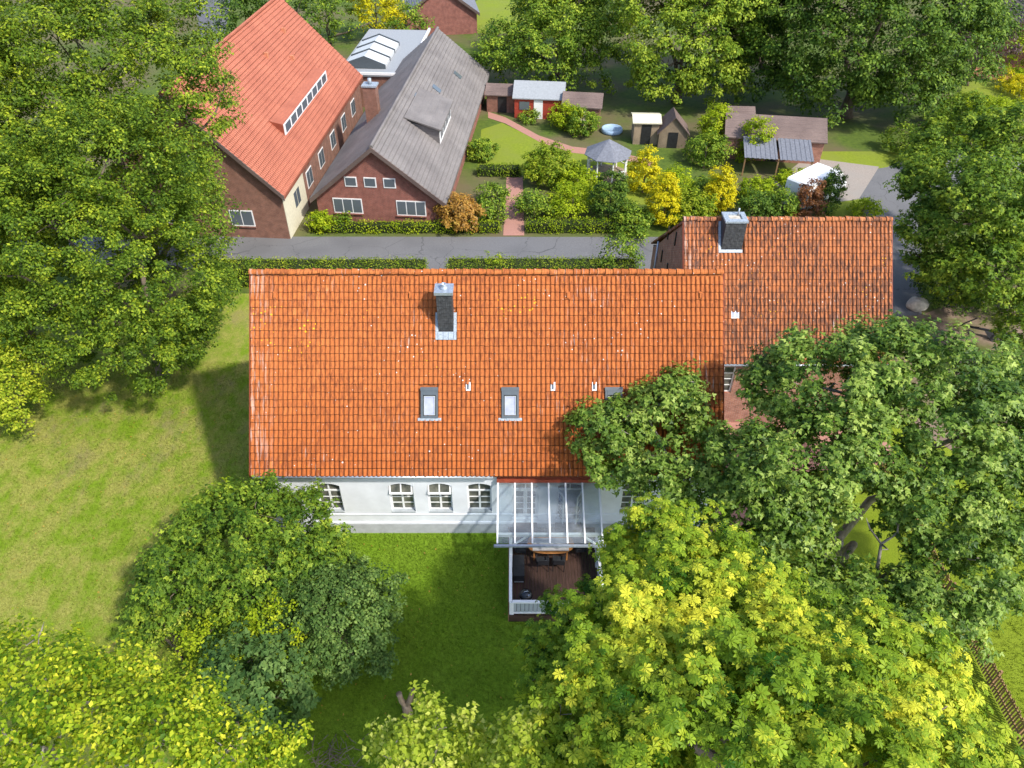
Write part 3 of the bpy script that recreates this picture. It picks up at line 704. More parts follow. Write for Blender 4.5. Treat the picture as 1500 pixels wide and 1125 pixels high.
# ------------------------------------------------------------------ terrace: deck, railing, glass canopy
DX0, DX1, DY0, DY1, DZ = -.12, 3.95, 18.12, 22.86, .45
deck = thing('timber_deck', 'dark brown plank deck with white railing at the white house wall', 'deck', (1.9, 20.5, 0))
nb = 29; bw = (DX1 - DX0) / nb
for i in range(nb):
    MB().box(DX0 + i * bw + .004, DX0 + (i + 1) * bw - .004, DY0, DY1, DZ - .035 - .002 * (i % 2), DZ - .002 * (i % 3)).build('plank', 'deck_wood', deck)
MB().box(DX0 - .05, DX0 - .012, DY0 - .04, DY1, .0, DZ + .02).build('skirt_board', 'fence_wood', deck)
MB().box(DX0 - .012, DX1 + .02, DY0 - .045, DY0 - .006, .0, DZ - .04).build('skirt_board', 'deck_wood', deck)
for x in (DX0 + .3, 1.9, DX1 - .3):
    for y in (DY0 + .3, 20.5, DY1 - .3): MB().box(x - .06, x + .06, y - .06, y + .06, 0, DZ - .04).build('support', 'deck_wood', deck)
RT = 1.36
def railing(a, b, slat):
    a = Vector(a); b = Vector(b)
    MB().beam((a.x, a.y, RT), (b.x, b.y, RT), .13, .07).build('top_rail', 'white_paint', deck)
    MB().beam((a.x, a.y, DZ + .1), (b.x, b.y, DZ + .1), .07, .07).build('bottom_rail', 'white_paint', deck)
    L = (b - a).length; d = (b - a) / L; nn = int(L / .17)
    for i in range(nn):
        p = a + d * ((i + .5) * L / nn); q = a + d * ((i + .5) * L / nn + .145)
        m = MB(); m.beam((p.x - d.x * .079, p.y - d.y * .079, (RT + DZ) / 2 + .05), (p.x + d.x * .079, p.y + d.y * .079, (RT + DZ) / 2 + .05), .022, RT - DZ - .22); m.build('slat', slat, deck)
    for t in (0, .5, 1):
        p = a + (b - a) * t; MB().box(p.x - .05, p.x + .05, p.y - .05, p.y + .05, DZ, RT - .036).build('post', 'white_paint', deck)
railing((DX0 + .06, 21.6, 0), (DX0 + .06, DY0 + .07, 0), 'pale_grey_paint')
railing((DX0 + .14, DY0 + .06, 0), (DX1 - .06, DY0 + .06, 0), 'pale_grey_paint')
railing((DX1 - .06, DY0 + .14, 0), (DX1 - .06, 21.6, 0), 'pale_grey_paint')

canopy = thing('glass_canopy', 'white framed glass canopy roof over the deck beneath the orange roof', 'canopy', (1.6, 21.5, 0))
CX0, CX1 = -.66, 3.98; CYW, CZW = WY0 - .05, 3.72; CYF, CZF = 20.12, 2.74
MB().box(CX0 - .02, CX1 + .1, CYW - .16, CYW + .045, CZW + .03, CZW + .2).build('wall_beam', 'red_brown_wood', canopy)
nr = 7
for i in range(nr):
    x = CX0 + .03 + (CX1 - CX0 - .1) * i / (nr - 1)
    MB().beam((x, CYW - .1, CZW), (x, CYF + .02, CZF + .02), .07, .1).build('rafter', 'white_paint', canopy)
for i in range(nr - 1):
    xa = CX0 + .03 + (CX1 - CX0 - .1) * i / (nr - 1) + .036; xb = CX0 + .03 + (CX1 - CX0 - .1) * (i + 1) / (nr - 1) - .036
    MB().prism([(xa, CYW - .1, CZW), (xb, CYW - .1, CZW), (xb, CYF + .02, CZF + .02), (xa, CYF + .02, CZF + .02)], (0, 0, .012)).build('glass_pane', 'canopy_glass', canopy)
MB().box(CX0 - .12, CX1 + .12, CYF - .14, CYF - .035, CZF - .05, CZF + .04).build('gutter', 'zinc', canopy)
MB().box(CX0, CX1, CYF + .45, CYF + .57, CZF - .08, CZF + .07).build('cross_beam', 'white_paint', canopy)
for x in (DX0 + .08, DX1 - .1):
    MB().box(x - .06, x + .06, CYF + .45, CYF + .57, DZ, CZF - .081).build('post', 'white_paint', canopy)
    s = 1 if x < 2 else -1
    MB().beam((x + s * .06, CYF + .51, CZF - .75), (x + s * .72, CYF + .51, CZF - .1), .07, .07).build('brace', 'white_paint', canopy)

# deck furniture
t = thing('dining_table', 'oval wooden dining table with a grey runner on the dark deck', 'table', (1.76, 21.35, DZ))
def oval(a, b, z, n_=28): return [(a * math.copysign(abs(math.cos(2 * math.pi * i / n_)) ** .7, math.cos(2 * math.pi * i / n_)), b * math.copysign(abs(math.sin(2 * math.pi * i / n_)) ** .8, math.sin(2 * math.pi * i / n_)), z) for i in range(n_)]
LB().prism(oval(1.06, .56, .71), (0, 0, .035)).build('tabletop', 'table_wood', t)
r = LB(); r.box(-.82, .82, -.42, .3, .7465, .751).build('runner', 'grey_cloth', t)
for sx in (-.75, .75):
    for sy in (-.35, .35): LB().box(sx - .035, sx + .035, sy - .035, sy + .035, 0, .71).build('leg', 'table_wood', t)
def chair(loc, rz, label):
    c = thing('garden_chair', label, 'chair', loc, rz, 'black chairs around the deck table')
    LB().box(-.24, .24, -.24, .22, .41, .45).build('seat', 'black_plastic', c)
    b = LB(); b.prism([(-.24, -.24, .47), (.24, -.24, .47), (.24, -.36, .95), (-.24, -.36, .95)], (0, -.03, -.004)); b.build('backrest', 'black_plastic', c)
    for s in (-1, 1):
        LB().box(s * .26 - .025, s * .26 + .025, -.25, .2, .62, .655).build('armrest', 'dark_metal', c)
        LB().tube([(s * .26, .18, .62), (s * .25, .2, 0)], [.016, .016], 6).build('leg', 'dark_metal', c)
        LB().tube([(s * .26, -.2, .62), (s * .25, -.3, 0)], [.016, .016], 6).build('leg', 'dark_metal', c)
chair((1.38, 20.62, DZ), R(3), 'black garden chair at the long side of the table, nearer the white deck corner')
chair((2.12, 20.64, DZ), R(-5), 'black garden chair at the long side of the table, nearer the chestnut')
chair((.42, 21.3, DZ), R(-90), 'black garden chair at the table end beside the black box')
chair((3.12, 21.35, DZ), R(92), 'black garden chair at the table end by the open door')
g = thing('kettle_grill', 'round black kettle grill in the corner of the deck railing', 'grill', (.6, 18.62, DZ))
LB().lathe([(.05, .5), (.2, .55), (.28, .7), (.285, .74)], seg=20).build('bowl', 'black_enamel', g, True)
lid = LB().lathe([(.29, .742), (.285, .77), (.24, .88), (.14, .95), (.03, .97)], seg=20).build('lid', 'black_enamel', g, True)
LB().tube([(-.09, -.02, .96), (-.08, -.02, 1.01), (.08, .02, 1.01), (.09, .02, .96)], [.014] * 4, 6).build('lid_handle', 'zinc', g)
LB().lathe([(.05, .9), (.05, .935)], (.1, -.12, .0), 10).build('lid_vent', 'zinc', g)
for k in range(3):
    a = k * 2.1 + .5; LB().tube([(.17 * math.cos(a), .17 * math.sin(a), .55), (.33 * math.cos(a), .33 * math.sin(a), .01)], [.013, .013], 6).build('leg', 'zinc', g)
b = thing('storage_box', 'black covered box standing against the deck railing under the canopy', 'box', (.3, 20.3, DZ))
LB().box(-.22, .24, -.55, .55, .02, .5).build('body', 'black_plastic', b); LB().box(-.235, .255, -.565, .565, .5, .54).build('lid', 'black_plastic', b); LB().box(-.2, .22, -.6, -.567, .1, .13).build('handle', 'zinc', b)

# ------------------------------------------------------------------ neighbours
def gable_house(name, label, loc, rz, w, L, ez, rz_, wallm, roofm, over=.35, t=.22):
    h = thing(name, label, 'house', loc, rz)
    hw = w / 2
    m = LB()
    m.prism([(-hw, 0, 0), (hw, 0, 0), (hw, 0, ez), (0, 0, rz_ - .25), (-hw, 0, ez)], (0, .3, 0)); m.prism([(-hw, L - .3, 0), (hw, L - .3, 0), (hw, L - .3, ez), (0, L - .3, rz_ - .25), (-hw, L - .3, ez)], (0, .3, 0))
    m.box(-hw, -hw + .3, .3, L - .3, 0, ez); m.box(hw - .3, hw, .3, L - .3, 0, ez); m.build('wall', wallm, h)
    k = (rz_ - ez) / hw; ox = over; e = ez - k * ox
    m = LB(); m.prism([(-hw - ox, -over, e), (0, -over, rz_), (hw + ox, -over, e), (hw + ox, -over, e - t), (0, -over, rz_ - t), (-hw - ox, -over, e - t)], (0, L + 2 * over, 0))
    r = m.build('roof', roofm, h)
    cs = LB(); sl_ = math.hypot(hw + ox, rz_ - e); nc = int(sl_ / .36)
    for sd in (-1, 1):
        for i in range(nc):
            t0, t1 = i / nc, (i + 1) / nc
            x0, z0, x1, z1 = sd * (hw + ox) * t0, rz_ + (e - rz_) * t0, sd * (hw + ox) * t1, rz_ + (e - rz_) * t1
            cs.prism([(x0, -over + .01, z0 + .012), (x1, -over + .01, z1 + .085), (x1, -over + .01, z1 + .02)], (0, L + 2 * over - .02, 0))
    tag(cs.build('tile_courses', roofm, r), kind='stuff')
    LB().tube([(0, -over - .02, rz_ + .07), (0, L + over, rz_ + .07)], [.15, .15], 8).build('ridge_cap', roofm, r)
    b = LB()
    for s in (-1, 1): b.prism([(0, -over - .07, rz_ + .05), (s * (hw + ox), -over - .07, e + .05), (s * (hw + ox), -over - .07, e - t - .1), (0, -over - .07, rz_ - t - .1)], (0, .065, 0))
    b.build('barge_board', 'roof_brown_far', r)
    return h
def far_window(h, cx, z0, z1, w, n_=2, y=-.02, sill=True):
    f = LB(); f.box(cx - w / 2, cx + w / 2, y - .03, y + .015, z0, z1); f = f.build('window', 'frame_white', h)
    for i in range(n_):
        a = cx - w / 2 + .08 + (w - .08) * i / n_; LB().box(a, a + (w - .08) / n_ - .08, y - .045, y - .032, z0 + .1, z1 - .08).build('pane', 'far_glass', f)
    if sill: LB().box(cx - w / 2 - .06, cx + w / 2 + .06, y - .1, y - .031, z0 - .09, z0 - .003).build('sill', 'brick_red', f)
def side_window(h, x, y0, y1, z0, z1, n_=2, s=1):
    f = LB(); f.box(min(x, x + s * .04), max(x, x + s * .04), y0, y1, z0, z1); f = f.build('window', 'frame_white', h)
    for i in range(n_):
        a = y0 + .08 + (y1 - y0 - .08) * i / n_; q = x + s * .042
        LB().box(min(q, q + s * .015), max(q, q + s * .015), a, a + (y1 - y0 - .08) / n_ - .08, z0 + .1, z1 - .08).build('pane', 'far_glass', f)
grey = gable_house('brick_house', 'low red brick house with a big grey roof across the road', (-10.3, 53.4, 0), R(-5), 9.9, 29.5, 2.45, 6.45, 'brick_red', 'roof_grey_far', .4)
for cx in (-2.1, -.6, .9): far_window(grey, cx + .1, 3.15, 3.95, .95, 1, sill=False)
far_window(grey, -2.5, .9, 2.15, 2.3, 3); far_window(grey, 2.5, .9, 2.15, 2.3, 3)
d = LB(); zb, zt = 3.55, 4.75; xf = 3.65    # long shed dormer with a white front on the sunny slope
d.prism([(xf, 7.5, zb - .3), (xf, 7.5, zt), (1.7, 7.5, 5.25), (1.2, 7.5, 5.3)], (0, .12, 0)); d.prism([(xf, 13.6, zb - .3), (xf, 13.6, zt), (1.7, 13.6, 5.25), (1.2, 13.6, 5.3)], (0, .12, 0))
dm = d.build('dormer', 'roof_grey_far', grey)
LB().prism([(xf + .25, 7.2, zt + .0), (.9, 7.2, 5.75), (.9, 7.2, 5.85), (xf + .25, 7.2, zt + .14)], (0, 6.8, 0)).build('dormer_roof', 'roof_grey_far', dm)
LB().box(xf - .1, xf + .02, 7.62, 13.6, zb - .35, zt - .02).build('dormer_front', 'white_paint', dm)
for i in range(4): LB().box(xf + .022, xf + .05, 8.0 + i * 1.4, 9.1 + i * 1.4, zb + .25, zt - .2).build('pane', 'far_glass', dm)
ch = LB().box(-3.2, -2.1, 10.5, 11.4, 3.6, 7.0).build('chimney', 'brick_brown', grey)
LB().box(-3.28, -2.02, 10.42, 11.48, 7.0, 7.14).build('chimney_cap', 'lead_sheet', ch)
LB().lathe([(.18, 7.14), (.16, 7.6)], (-2.65, 10.95, 0), 10).build('chimney_pot', 'lead_sheet', ch, True)
for yy, xx in ((16.2, 1.6), (22.5, 2.6), (12.0, .8)):
    k = (6.45 - 2.45) / 4.95; z = 6.45 - k * xx
    LB().prism([(xx, yy, z + .03), (xx + .7, yy, z - .7 * k + .03), (xx + .7, yy + .8, z - .7 * k + .03), (xx, yy + .8, z + .03)], (.04, 0, .06)).build('skylight', 'far_glass', grey)

red = gable_house('farm_house', 'tall brick farmhouse with salmon red tiled roof across the road', (-23.7, 51.6, 0), R(-4), 13.4, 25.5, 4.05, 10.9, 'brick_brown', 'roof_red_far', .35)
far_window(red, 3.3, 1.0, 2.3, 1.8, 2); far_window(red, -2.5, 1.0, 2.3, 1.8, 2); far_window(red, 0, 5.2, 6.5, 1.6, 2)
for y0 in (2.2, 5.8, 9.5, 13.4, 17.4, 21.2): side_window(red, 6.7, y0, y0 + 1.5, 1.3, 2.7)
LB().box(6.702, 6.75, .0, 5, 0, 3.9).build('painted_panel', 'cream_paint', red)
k = (10.9 - 4.05) / 6.7
d = LB(); xf = 5.35; zf = 10.9 - k * xf   # strip of dormer windows
LB_ = LB(); d.prism([(xf, 6.5, zf - .1), (xf, 6.5, zf + .9), (xf - 1.0, 6.5, zf + 1.15), (xf - 1.1, 6.5, zf + 1.05)], (0, 13.0, 0))
dm = d.build('dormer', 'roof_red_far', red)
LB().box(xf + .002, xf + .05, 6.6, 19.4, zf - .05, zf + .85).build('dormer_front', 'white_paint', dm)
for i in range(8): LB().box(xf + .052, xf + .075, 6.9 + i * 1.56, 8.15 + i * 1.56, zf + .1, zf + .75).build('pane', 'far_glass', dm)
for yy, xx in ((20.5, 1.7), (17.5, 3.1), (14.5, 2.0)):
    z = 10.9 - k * xx; LB().box(xx - .15, xx + .15, yy, yy + .3, z - .1, z + .35).build('roof_vent', 'terracotta', red)
ext = thing('flat_roof_extension', 'flat dark roofed extension with white edge between the red and grey roofed houses', 'building', (-14.2, 80, 0), R(-4))
LB().box(-3.4, 3.4, -1.5, 14, 0, 3.2).build('wall', 'brick_brown', ext)
LB().box(-3.6, 3.6, -1.7, 14.2, 3.2, 3.35).build('roof', 'grey_felt', ext)
LB().box(3.45, 3.66, -1.75, 14.25, 3.352, 3.6).build('roof_edge', 'white_paint', ext); LB().box(-3.66, 3.449, -1.75, -1.6, 3.352, 3.6).build('roof_edge', 'white_paint', ext)
gh = LB()
for i in range(3): gh.prism([(-3.0, .3 + i * 2.6, 3.4), (1.1, .3 + i * 2.6, 3.4), (1.1, .3 + i * 2.6, 3.7), (-1.0, .3 + i * 2.6, 4.5), (-3.0, .3 + i * 2.6, 3.8)], (0, 2.35, 0))
gl_ = gh.build('rooflight', 'cream_white', ext)
for i in range(4):
    yb = .18 + i * 2.6
    LB().prism([(-3.05, yb, 3.4), (1.15, yb, 3.4), (1.15, yb, 3.78), (-1.0, yb, 4.6), (-3.05, yb, 3.9)], (0, .1, 0)).build('glazing_bar', 'grey_alu', gl_)

def shed(name, label, p, rz, w, dpt, ez, hz, wallm, roofm, door='dark_metal', along=True):
    s = thing(name, label, 'shed', (p.x, p.y, 0), rz); hw, hd = w / 2, dpt / 2
    m = LB()
    if along:   # ridge along x
        m.prism([(-hw, -hd, 0), (-hw, hd, 0), (-hw, hd, ez), (-hw, 0, hz - .1), (-hw, -hd, ez)], (w, 0, 0)); m.build('wall', wallm, s)
        k = (hz - ez) / hd; e = ez - k * .2
        LB().prism([(-hw - .2, -hd - .2, e), (-hw - .2, 0, hz), (-hw - .2, hd + .2, e), (-hw - .2, hd + .2, e - .1), (-hw - .2, 0, hz - .1), (-hw - .2, -hd - .2, e - .1)], (w + .4, 0, 0)).build('roof', roofm, s)
    else:
        m.prism([(-hw, -hd, 0), (hw, -hd, 0), (hw, -hd, ez), (0, -hd, hz - .1), (-hw, -hd, ez)], (0, dpt, 0)); m.build('wall', wallm, s)
        k = (hz - ez) / hw; e = ez - k * .2
        LB().prism([(-hw - .2, -hd - .2, e), (0, -hd - .2, hz), (hw + .2, -hd - .2, e), (hw + .2, -hd - .2, e - .1), (0, -hd - .2, hz - .1), (-hw - .2, -hd - .2, e - .1)], (0, dpt + .4, 0)).build('roof', roofm, s)
    LB().box(-.45, .45, -hd - .04, -hd - .002, .02, min(1.9, ez - .1)).build('door', door, s)
    return s
s = shed('garden_shed', 'red painted garden shed with pale grey felt roof', G(790, 165), R(-6), 4.8, 3.4, 2.2, 3.2, 'red_paint', 'grey_felt', 'white_paint')
LB().box(-1.9, -.9, -1.76, -1.702, .9, 1.7).build('window', 'far_glass', s)
shed('garden_shed', 'small dark shed between grey roof and red shed', G(738, 158), R(-6), 3.2, 2.6, 1.9, 2.5, 'brick_brown', 'roof_brown_far')
shed('garden_shed', 'brown roofed shed right beside the red shed', G(852, 176), R(-8), 3.6, 3, 2.0, 2.8, 'brick_brown', 'roof_brown_far', 'cream_paint')
shed('garden_shed', 'cream topped wooden shed near the blue pool', G(943, 205), R(-3), 2.3, 2.2, 2.2, 2.5, 'pale_wood', 'cream_paint')
shed('play_house', 'small gabled wooden playhouse beside the cream topped shed', G(982, 210), R(-4), 2.6, 2.2, 1.6, 3.0, 'pale_wood', 'roof_brown_far', along=False)
shed('long_shed', 'long brick outbuilding with brown roof under the big dark trees', G(1125, 222), R(-9), 8.5, 4.4, 2.2, 3.4, 'brick_old', 'roof_brown_far')
cp = thing('lean_to', 'grey corrugated lean-to roof in front of the long brick outbuilding', 'shelter', tuple(G(1132, 250)), R(-9))
for i in range(2):
    r_ = LB(); nn = 14
    for j in range(nn):
        a = -2.9 + i * 3.0 + j * .2; r_.prism([(a, -1.6, 1.7 + .03 * (j % 2)), (a + .2, -1.6, 1.7 + .03 * (j % 2)), (a + .2, 1.6, 2.3 + .03 * (j % 2)), (a, 1.6, 2.3 + .03 * (j % 2))], (0, 0, .03))
    r_.build('roof_sheet', 'grey_shingle', cp)
for x in (-2.8, 0, 2.8): LB().box(x - .06, x + .06, -1.5, -1.38, 0, 1.68).build('post', 'fence_wood', cp)
shed('garden_shed', 'weathered shed half hidden behind light green shrubs', G(1078, 196), R(-4), 2.2, 2.6, 2.0, 2.7, 'brick_brown', 'roof_brown_far')
# gazebo
g = thing('gazebo', 'octagonal garden gazebo with slate grey pointed roof', 'gazebo', tuple(G(888, 256)), R(10))
for i in range(8):
    a0, a1 = 2 * math.pi * i / 8, 2 * math.pi * (i + 1) / 8
    m = LB(); r = 2.1; P0 = (r * math.cos(a0), r * math.sin(a0), 2.05); P1 = (r * math.cos(a1), r * math.sin(a1), 2.05)
    m.prism([P0, P1, (0, 0, 3.25)], (0, 0, -.06)); m.build('roof_panel', 'grey_shingle', g)
    LB().tube([(1.75 * math.cos(a0), 1.75 * math.sin(a0), 0), (1.75 * math.cos(a0), 1.75 * math.sin(a0), 2.2)], [.07, .07], 6).build('post', 'white_paint', g)
    if i not in (5,): LB().beam((1.75 * math.cos(a0), 1.75 * math.sin(a0), .8), (1.75 * math.cos(a1), 1.75 * math.sin(a1), .8), .06, .08).build('rail', 'white_paint', g)
LB().lathe([(1.9, .0), (1.9, .12)], seg=16).build('floor', 'pale_wood', g)
p_ = thing('paddling_pool', 'small round pale blue paddling pool by the sheds', 'pool', tuple(G(896, 193)))
LB().lathe([(1.0, 0), (1.08, .12), (1.0, .4), (.92, .4), (.9, .3)], seg=20).build('ring', 'blue_plastic', p_, True)
# camper
v = thing('camper_van', 'white camper van parked behind the clipped shrubs', 'van', (24.9, 57.3, 0), R(40.5))
prof = [(-3.0, .5), (-3.0, 2.55), (-2.9, 2.68), (1.3, 2.68), (1.9, 2.3), (2.3, 1.5), (3.0, 1.2), (3.1, .5)]
LB().prism([(x, -1.05, z) for x, z in prof], (0, 2.1, 0)).build('body', 'tent_white', v)
for x0, x1 in ((-2.4, -1.2), (-.8, .6)): LB().box(x0, x1, -1.075, -1.052, 1.4, 2.05).build('window', 'far_glass', v)
LB().prism([(1.95, -.95, 2.22), (1.95, .95, 2.22), (2.32, .95, 1.52), (2.32, -.95, 1.52)], (.02, 0, .012)).build('windscreen', 'far_glass', v)
for x in (-1.9, 2.0):
    for s in (-1, 1):
        w_ = LB(); w_.tube([(x, s * .8, .36), (x, s * 1.06, .36)], [.36, .36], 14); w_ = w_.build('wheel', 'rubber', v)
        LB().tube([(x, s * 1.061, .36), (x, s * 1.075, .36)], [.2, .2], 10).build('rim', 'zinc', w_)
LB().box(3.1, 3.16, -1.0, 1.0, .45, .75).build('bumper', 'dark_metal', v)
for s in (-1, 1): LB().box(3.02, 3.09, s * .8 - .16, s * .8 + .16, .82, 1.02).build('headlight', 'lead_sheet', v)
hb = gable_house('bungalow', 'distant house with dull mauve brown tiled roof', (60, 92, 0), R(-8), 9, 14, 2.8, 6.2, 'brick_brown', 'roof_brown_far')
hc = gable_house('bungalow', 'distant house with pale slate roof beyond the grey roofed house', (-9, 104, 0), R(8), 9, 10, 2.8, 6, 'brick_red', 'grey_shingle')

# ------------------------------------------------------------------ fence, stump, stone, plough, pallet
FX = 19.25
fence = thing('picket_fence', 'long brown wooden picket fence along the lawn edge below the silver maple', 'fence', (FX, 18, 0))
pk = LB().prism([(-.011, -.035, .06), (-.011, .035, .06), (-.011, .035, 1.06), (-.011, 0, 1.11), (-.011, -.035, 1.06)], (.022, 0, 0)).mesh('picket', 'fence_wood')
rg = random.Random(4); y = 9.0
while y < 29.5:
    link('picket', pk, None, fence, (rg.gauss(0, .005), y - 18, rg.gauss(0, .012)), (rg.gauss(0, .02), rg.gauss(0, .015), 0)); y += .128
for z in (.3, .85): MB().box(FX + .016, FX + .06, 8.9, 29.6, z, z + .08).build('rail', 'fence_wood', fence)
for k in range(11): MB().box(FX + .064, FX + .15, 9 + k * 2.05, 9.09 + k * 2.05, 0, 1.1).build('post', 'fence_wood', fence)

st = thing('tree_stump', 'pollarded trunk stump with two bare upright prongs on the lawn', 'stump', tuple(G(597, 1046)))
m = LB(); m.tube([(0, 0, -.05), (.02, .01, .25), (-.01, .03, .55), (.0, .03, .75)], [.24, .19, .17, .15], 10)
m.build('trunk', 'stump_bark', st, True)
LB().tube([(-.02, .03, .66), (-.16, .08, .9), (-.2, .12, 1.2), (-.22, .13, 1.36)], [.13, .115, .1, .12], 9).build('limb', 'stump_bark', st, True)
LB().tube([(.02, .03, .66), (.17, .09, .95), (.26, .18, 1.3), (.33, .2, 1.5)], [.13, .115, .1, .12], 9).build('limb', 'stump_bark', st, True)

sp = G(1341, 452); bo = thing('boulder', 'pale round boulder at the edge of the dirt yard', 'boulder', (sp.x, sp.y, 0))
vs = []; fs = []; rg = random.Random(2); nu, nv = 14, 8
for i in range(nv + 1):
    for j in range(nu):
        th = math.pi * i / nv; ph = 2 * math.pi * j / nu; q = 1 + .06 * math.sin(3 * ph + i) + rg.uniform(-.03, .03)
        vs.append((.72 * q * math.sin(th) * math.cos(ph), .55 * q * math.sin(th) * math.sin(ph), .35 + .5 * q * math.cos(th)))
for i in range(nv):
    for j in range(nu): fs.append((i * nu + j, i * nu + (j + 1) % nu, (i + 1) * nu + (j + 1) % nu, (i + 1) * nu + j))
LB().add(vs, fs).build('rock', 'stone', bo, True)

pp = G(1432, 492); pl = thing('farm_implement', 'dark two wheeled metal farm implement standing on the dirt yard', 'implement', (pp.x, pp.y, 0), R(-18))
m = LB(); m.beam((-1.2, 0, .6), (1.6, 0, .5), .1, .12); m.beam((-1.1, .1, .62), (-.3, .55, .95), .06, .06); m.beam((-1.1, -.1, .62), (-.3, -.5, .95), .06, .06); m.build('frame', 'dark_metal', pl)
m = LB(); m.prism([(.2, -.05, .5), (.9, -.05, .5), (1.2, -.1, .05), (.7, -.3, .0)], (0, .05, .02)); m.build('plough_share', 'dark_metal', pl)
for x, yv in ((-.7, -.45), (.9, -.4)):
    pts = [(x + .3 * math.cos(2 * math.pi * k / 16), yv, .3 + .3 * math.sin(2 * math.pi * k / 16)) for k in range(17)]
    w_ = LB().tube(pts, [.03] * 17, 6, False).build('wheel', 'dark_metal', pl)
    s_ = LB()
    for k in range(6): s_.beam((x, yv, .3), (x + .28 * math.cos(k * math.pi / 3), yv, .3 + .28 * math.sin(k * math.pi / 3)), .02, .02, (0, 1, 0))
    s_.build('spokes', 'dark_metal', w_)
    LB().beam((x, yv + .03, .3), (x, 0, .55), .04, .04).build('axle', 'dark_metal', pl)
for s in (-1, 1): LB().tube([(1.5, 0, .5), (1.9, s * .25, .8), (2.2, s * .3, .95)], [.025] * 3, 6).build('handle', 'dark_metal', pl)

q = G(335, 1082); pa = thing('wood_pallet', 'small slatted wooden pallet half hidden under dark maple leaves', 'pallet', (q.x, q.y, 0), R(28))
for i in range(7): LB().box(-.5 + i * .15, -.4 + i * .15, -.6, .6, .12, .14).build('slat', 'pale_wood', pa)
for y in (-.5, 0, .45): LB().box(-.5, .5, y, y + .08, 0, .119).build('bearer', 'pale_wood', pa)
q = G(487, 1112); rg = random.Random(6); m = MB()
for i in range(70):
    a = rg.uniform(0, 6.28); p0 = Vector((q.x + rg.gauss(0, .45), q.y + rg.gauss(0, .35), rg.uniform(.02, .3))); d = Vector((math.cos(a), math.sin(a), rg.uniform(-.1, .35))) * rg.uniform(.25, .6)
    m.tube([p0, p0 + d], [.016, .008], 5)
tag(m.build('twig_pile', 'bark'), 'pile of brown cut twigs lying on the shaded lawn', 'twig pile', kind='stuff')

# ------------------------------------------------------------------ foliage
def tmpl_ovate(): return np.array([(0, 0, 0), (.32, .42, .07), (0, 1, -.06), (-.32, .42, .07)], float), [(0, 1, 2), (0, 2, 3)]
def tmpl_maple():
    V = [(0, 0, 0)]; F = []
    for a, l, w in ((-62, .66, .20), (0, 1.0, .26), (62, .66, .20)):
        c, s = math.cos(R(a)), math.sin(R(a)); k = len(V)
        for x, y, z in ((w, l * .5, .05), (0, l, -.1), (-w, l * .5, .05)): V.append((x * c + y * s, -x * s + y * c, z))
        F += [(0, k, k + 1), (0, k + 1, k + 2)]
    return np.array(V, float), F
def tmpl_chestnut():
    V = []; F = []
    for a, l in ((-128, .62), (-82, .85), (-38, 1.0), (4, 1.05), (46, .98), (92, .82), (136, .6)):
        c, s = math.cos(R(a)), math.sin(R(a)); k = len(V); w = .185 * l + .03
        for x, y, z in ((0, .04, 0), (w * .55, l * .4, .035), (w, l * .68, .03), (0, l, -.17), (-w, l * .68, .03), (-w * .55, l * .4, .035), (0, l * .62, -.035)):
            V.append((x * c + y * s, -x * s + y * c, z))
        F += [(k, k + 1, k + 6), (k + 1, k + 2, k + 6), (k + 2, k + 3, k + 6), (k + 3, k + 4, k + 6), (k + 4, k + 5, k + 6), (k + 5, k, k + 6)]
    return np.array(V, float), F
TM = {'ovate': tmpl_ovate(), 'maple': tmpl_maple(), 'chestnut': tmpl_chestnut()}
def unit(a): return a / np.maximum(np.linalg.norm(a, axis=1, keepdims=True), 1e-9)
def leaf_mesh(name, P, Nn, size, tint, tm, mat, rng, axis=None):
    V, F = TM[tm]; n_ = len(P)
    A = rng.normal(size=(n_, 3)); A = A if axis is None else axis + A * .6
    A[:, 2] -= .35
    A = unit(A - Nn * (A * Nn).sum(1, keepdims=True)); B = np.cross(A, Nn)
    W = P[:, None, :] + size[:, None, None] * (V[None, :, 0:1] * B[:, None, :] + V[None, :, 1:2] * A[:, None, :] + V[None, :, 2:3] * Nn[:, None, :])
    W = W.reshape(-1, 3); f = np.array(F); nf = len(f)
    idx = (f[None] + (np.arange(n_) * len(V))[:, None, None]).reshape(-1)
    me = bpy.data.meshes.new(name); me.vertices.add(len(W)); me.vertices.foreach_set('co', W.astype(np.float32).ravel())
    me.loops.add(len(idx)); me.loops.foreach_set('vertex_index', idx.astype(np.int32))
    me.polygons.add(n_ * nf); me.polygons.foreach_set('loop_start', (np.arange(n_ * nf) * 3).astype(np.int32))
    me.update(calc_edges=True)
    at = me.attributes.new('tint', 'FLOAT', 'FACE'); at.data.foreach_set('value', np.repeat(np.clip(tint, 0, 1), nf).astype(np.float32))
    me.materials.append(MAT[mat]); return me
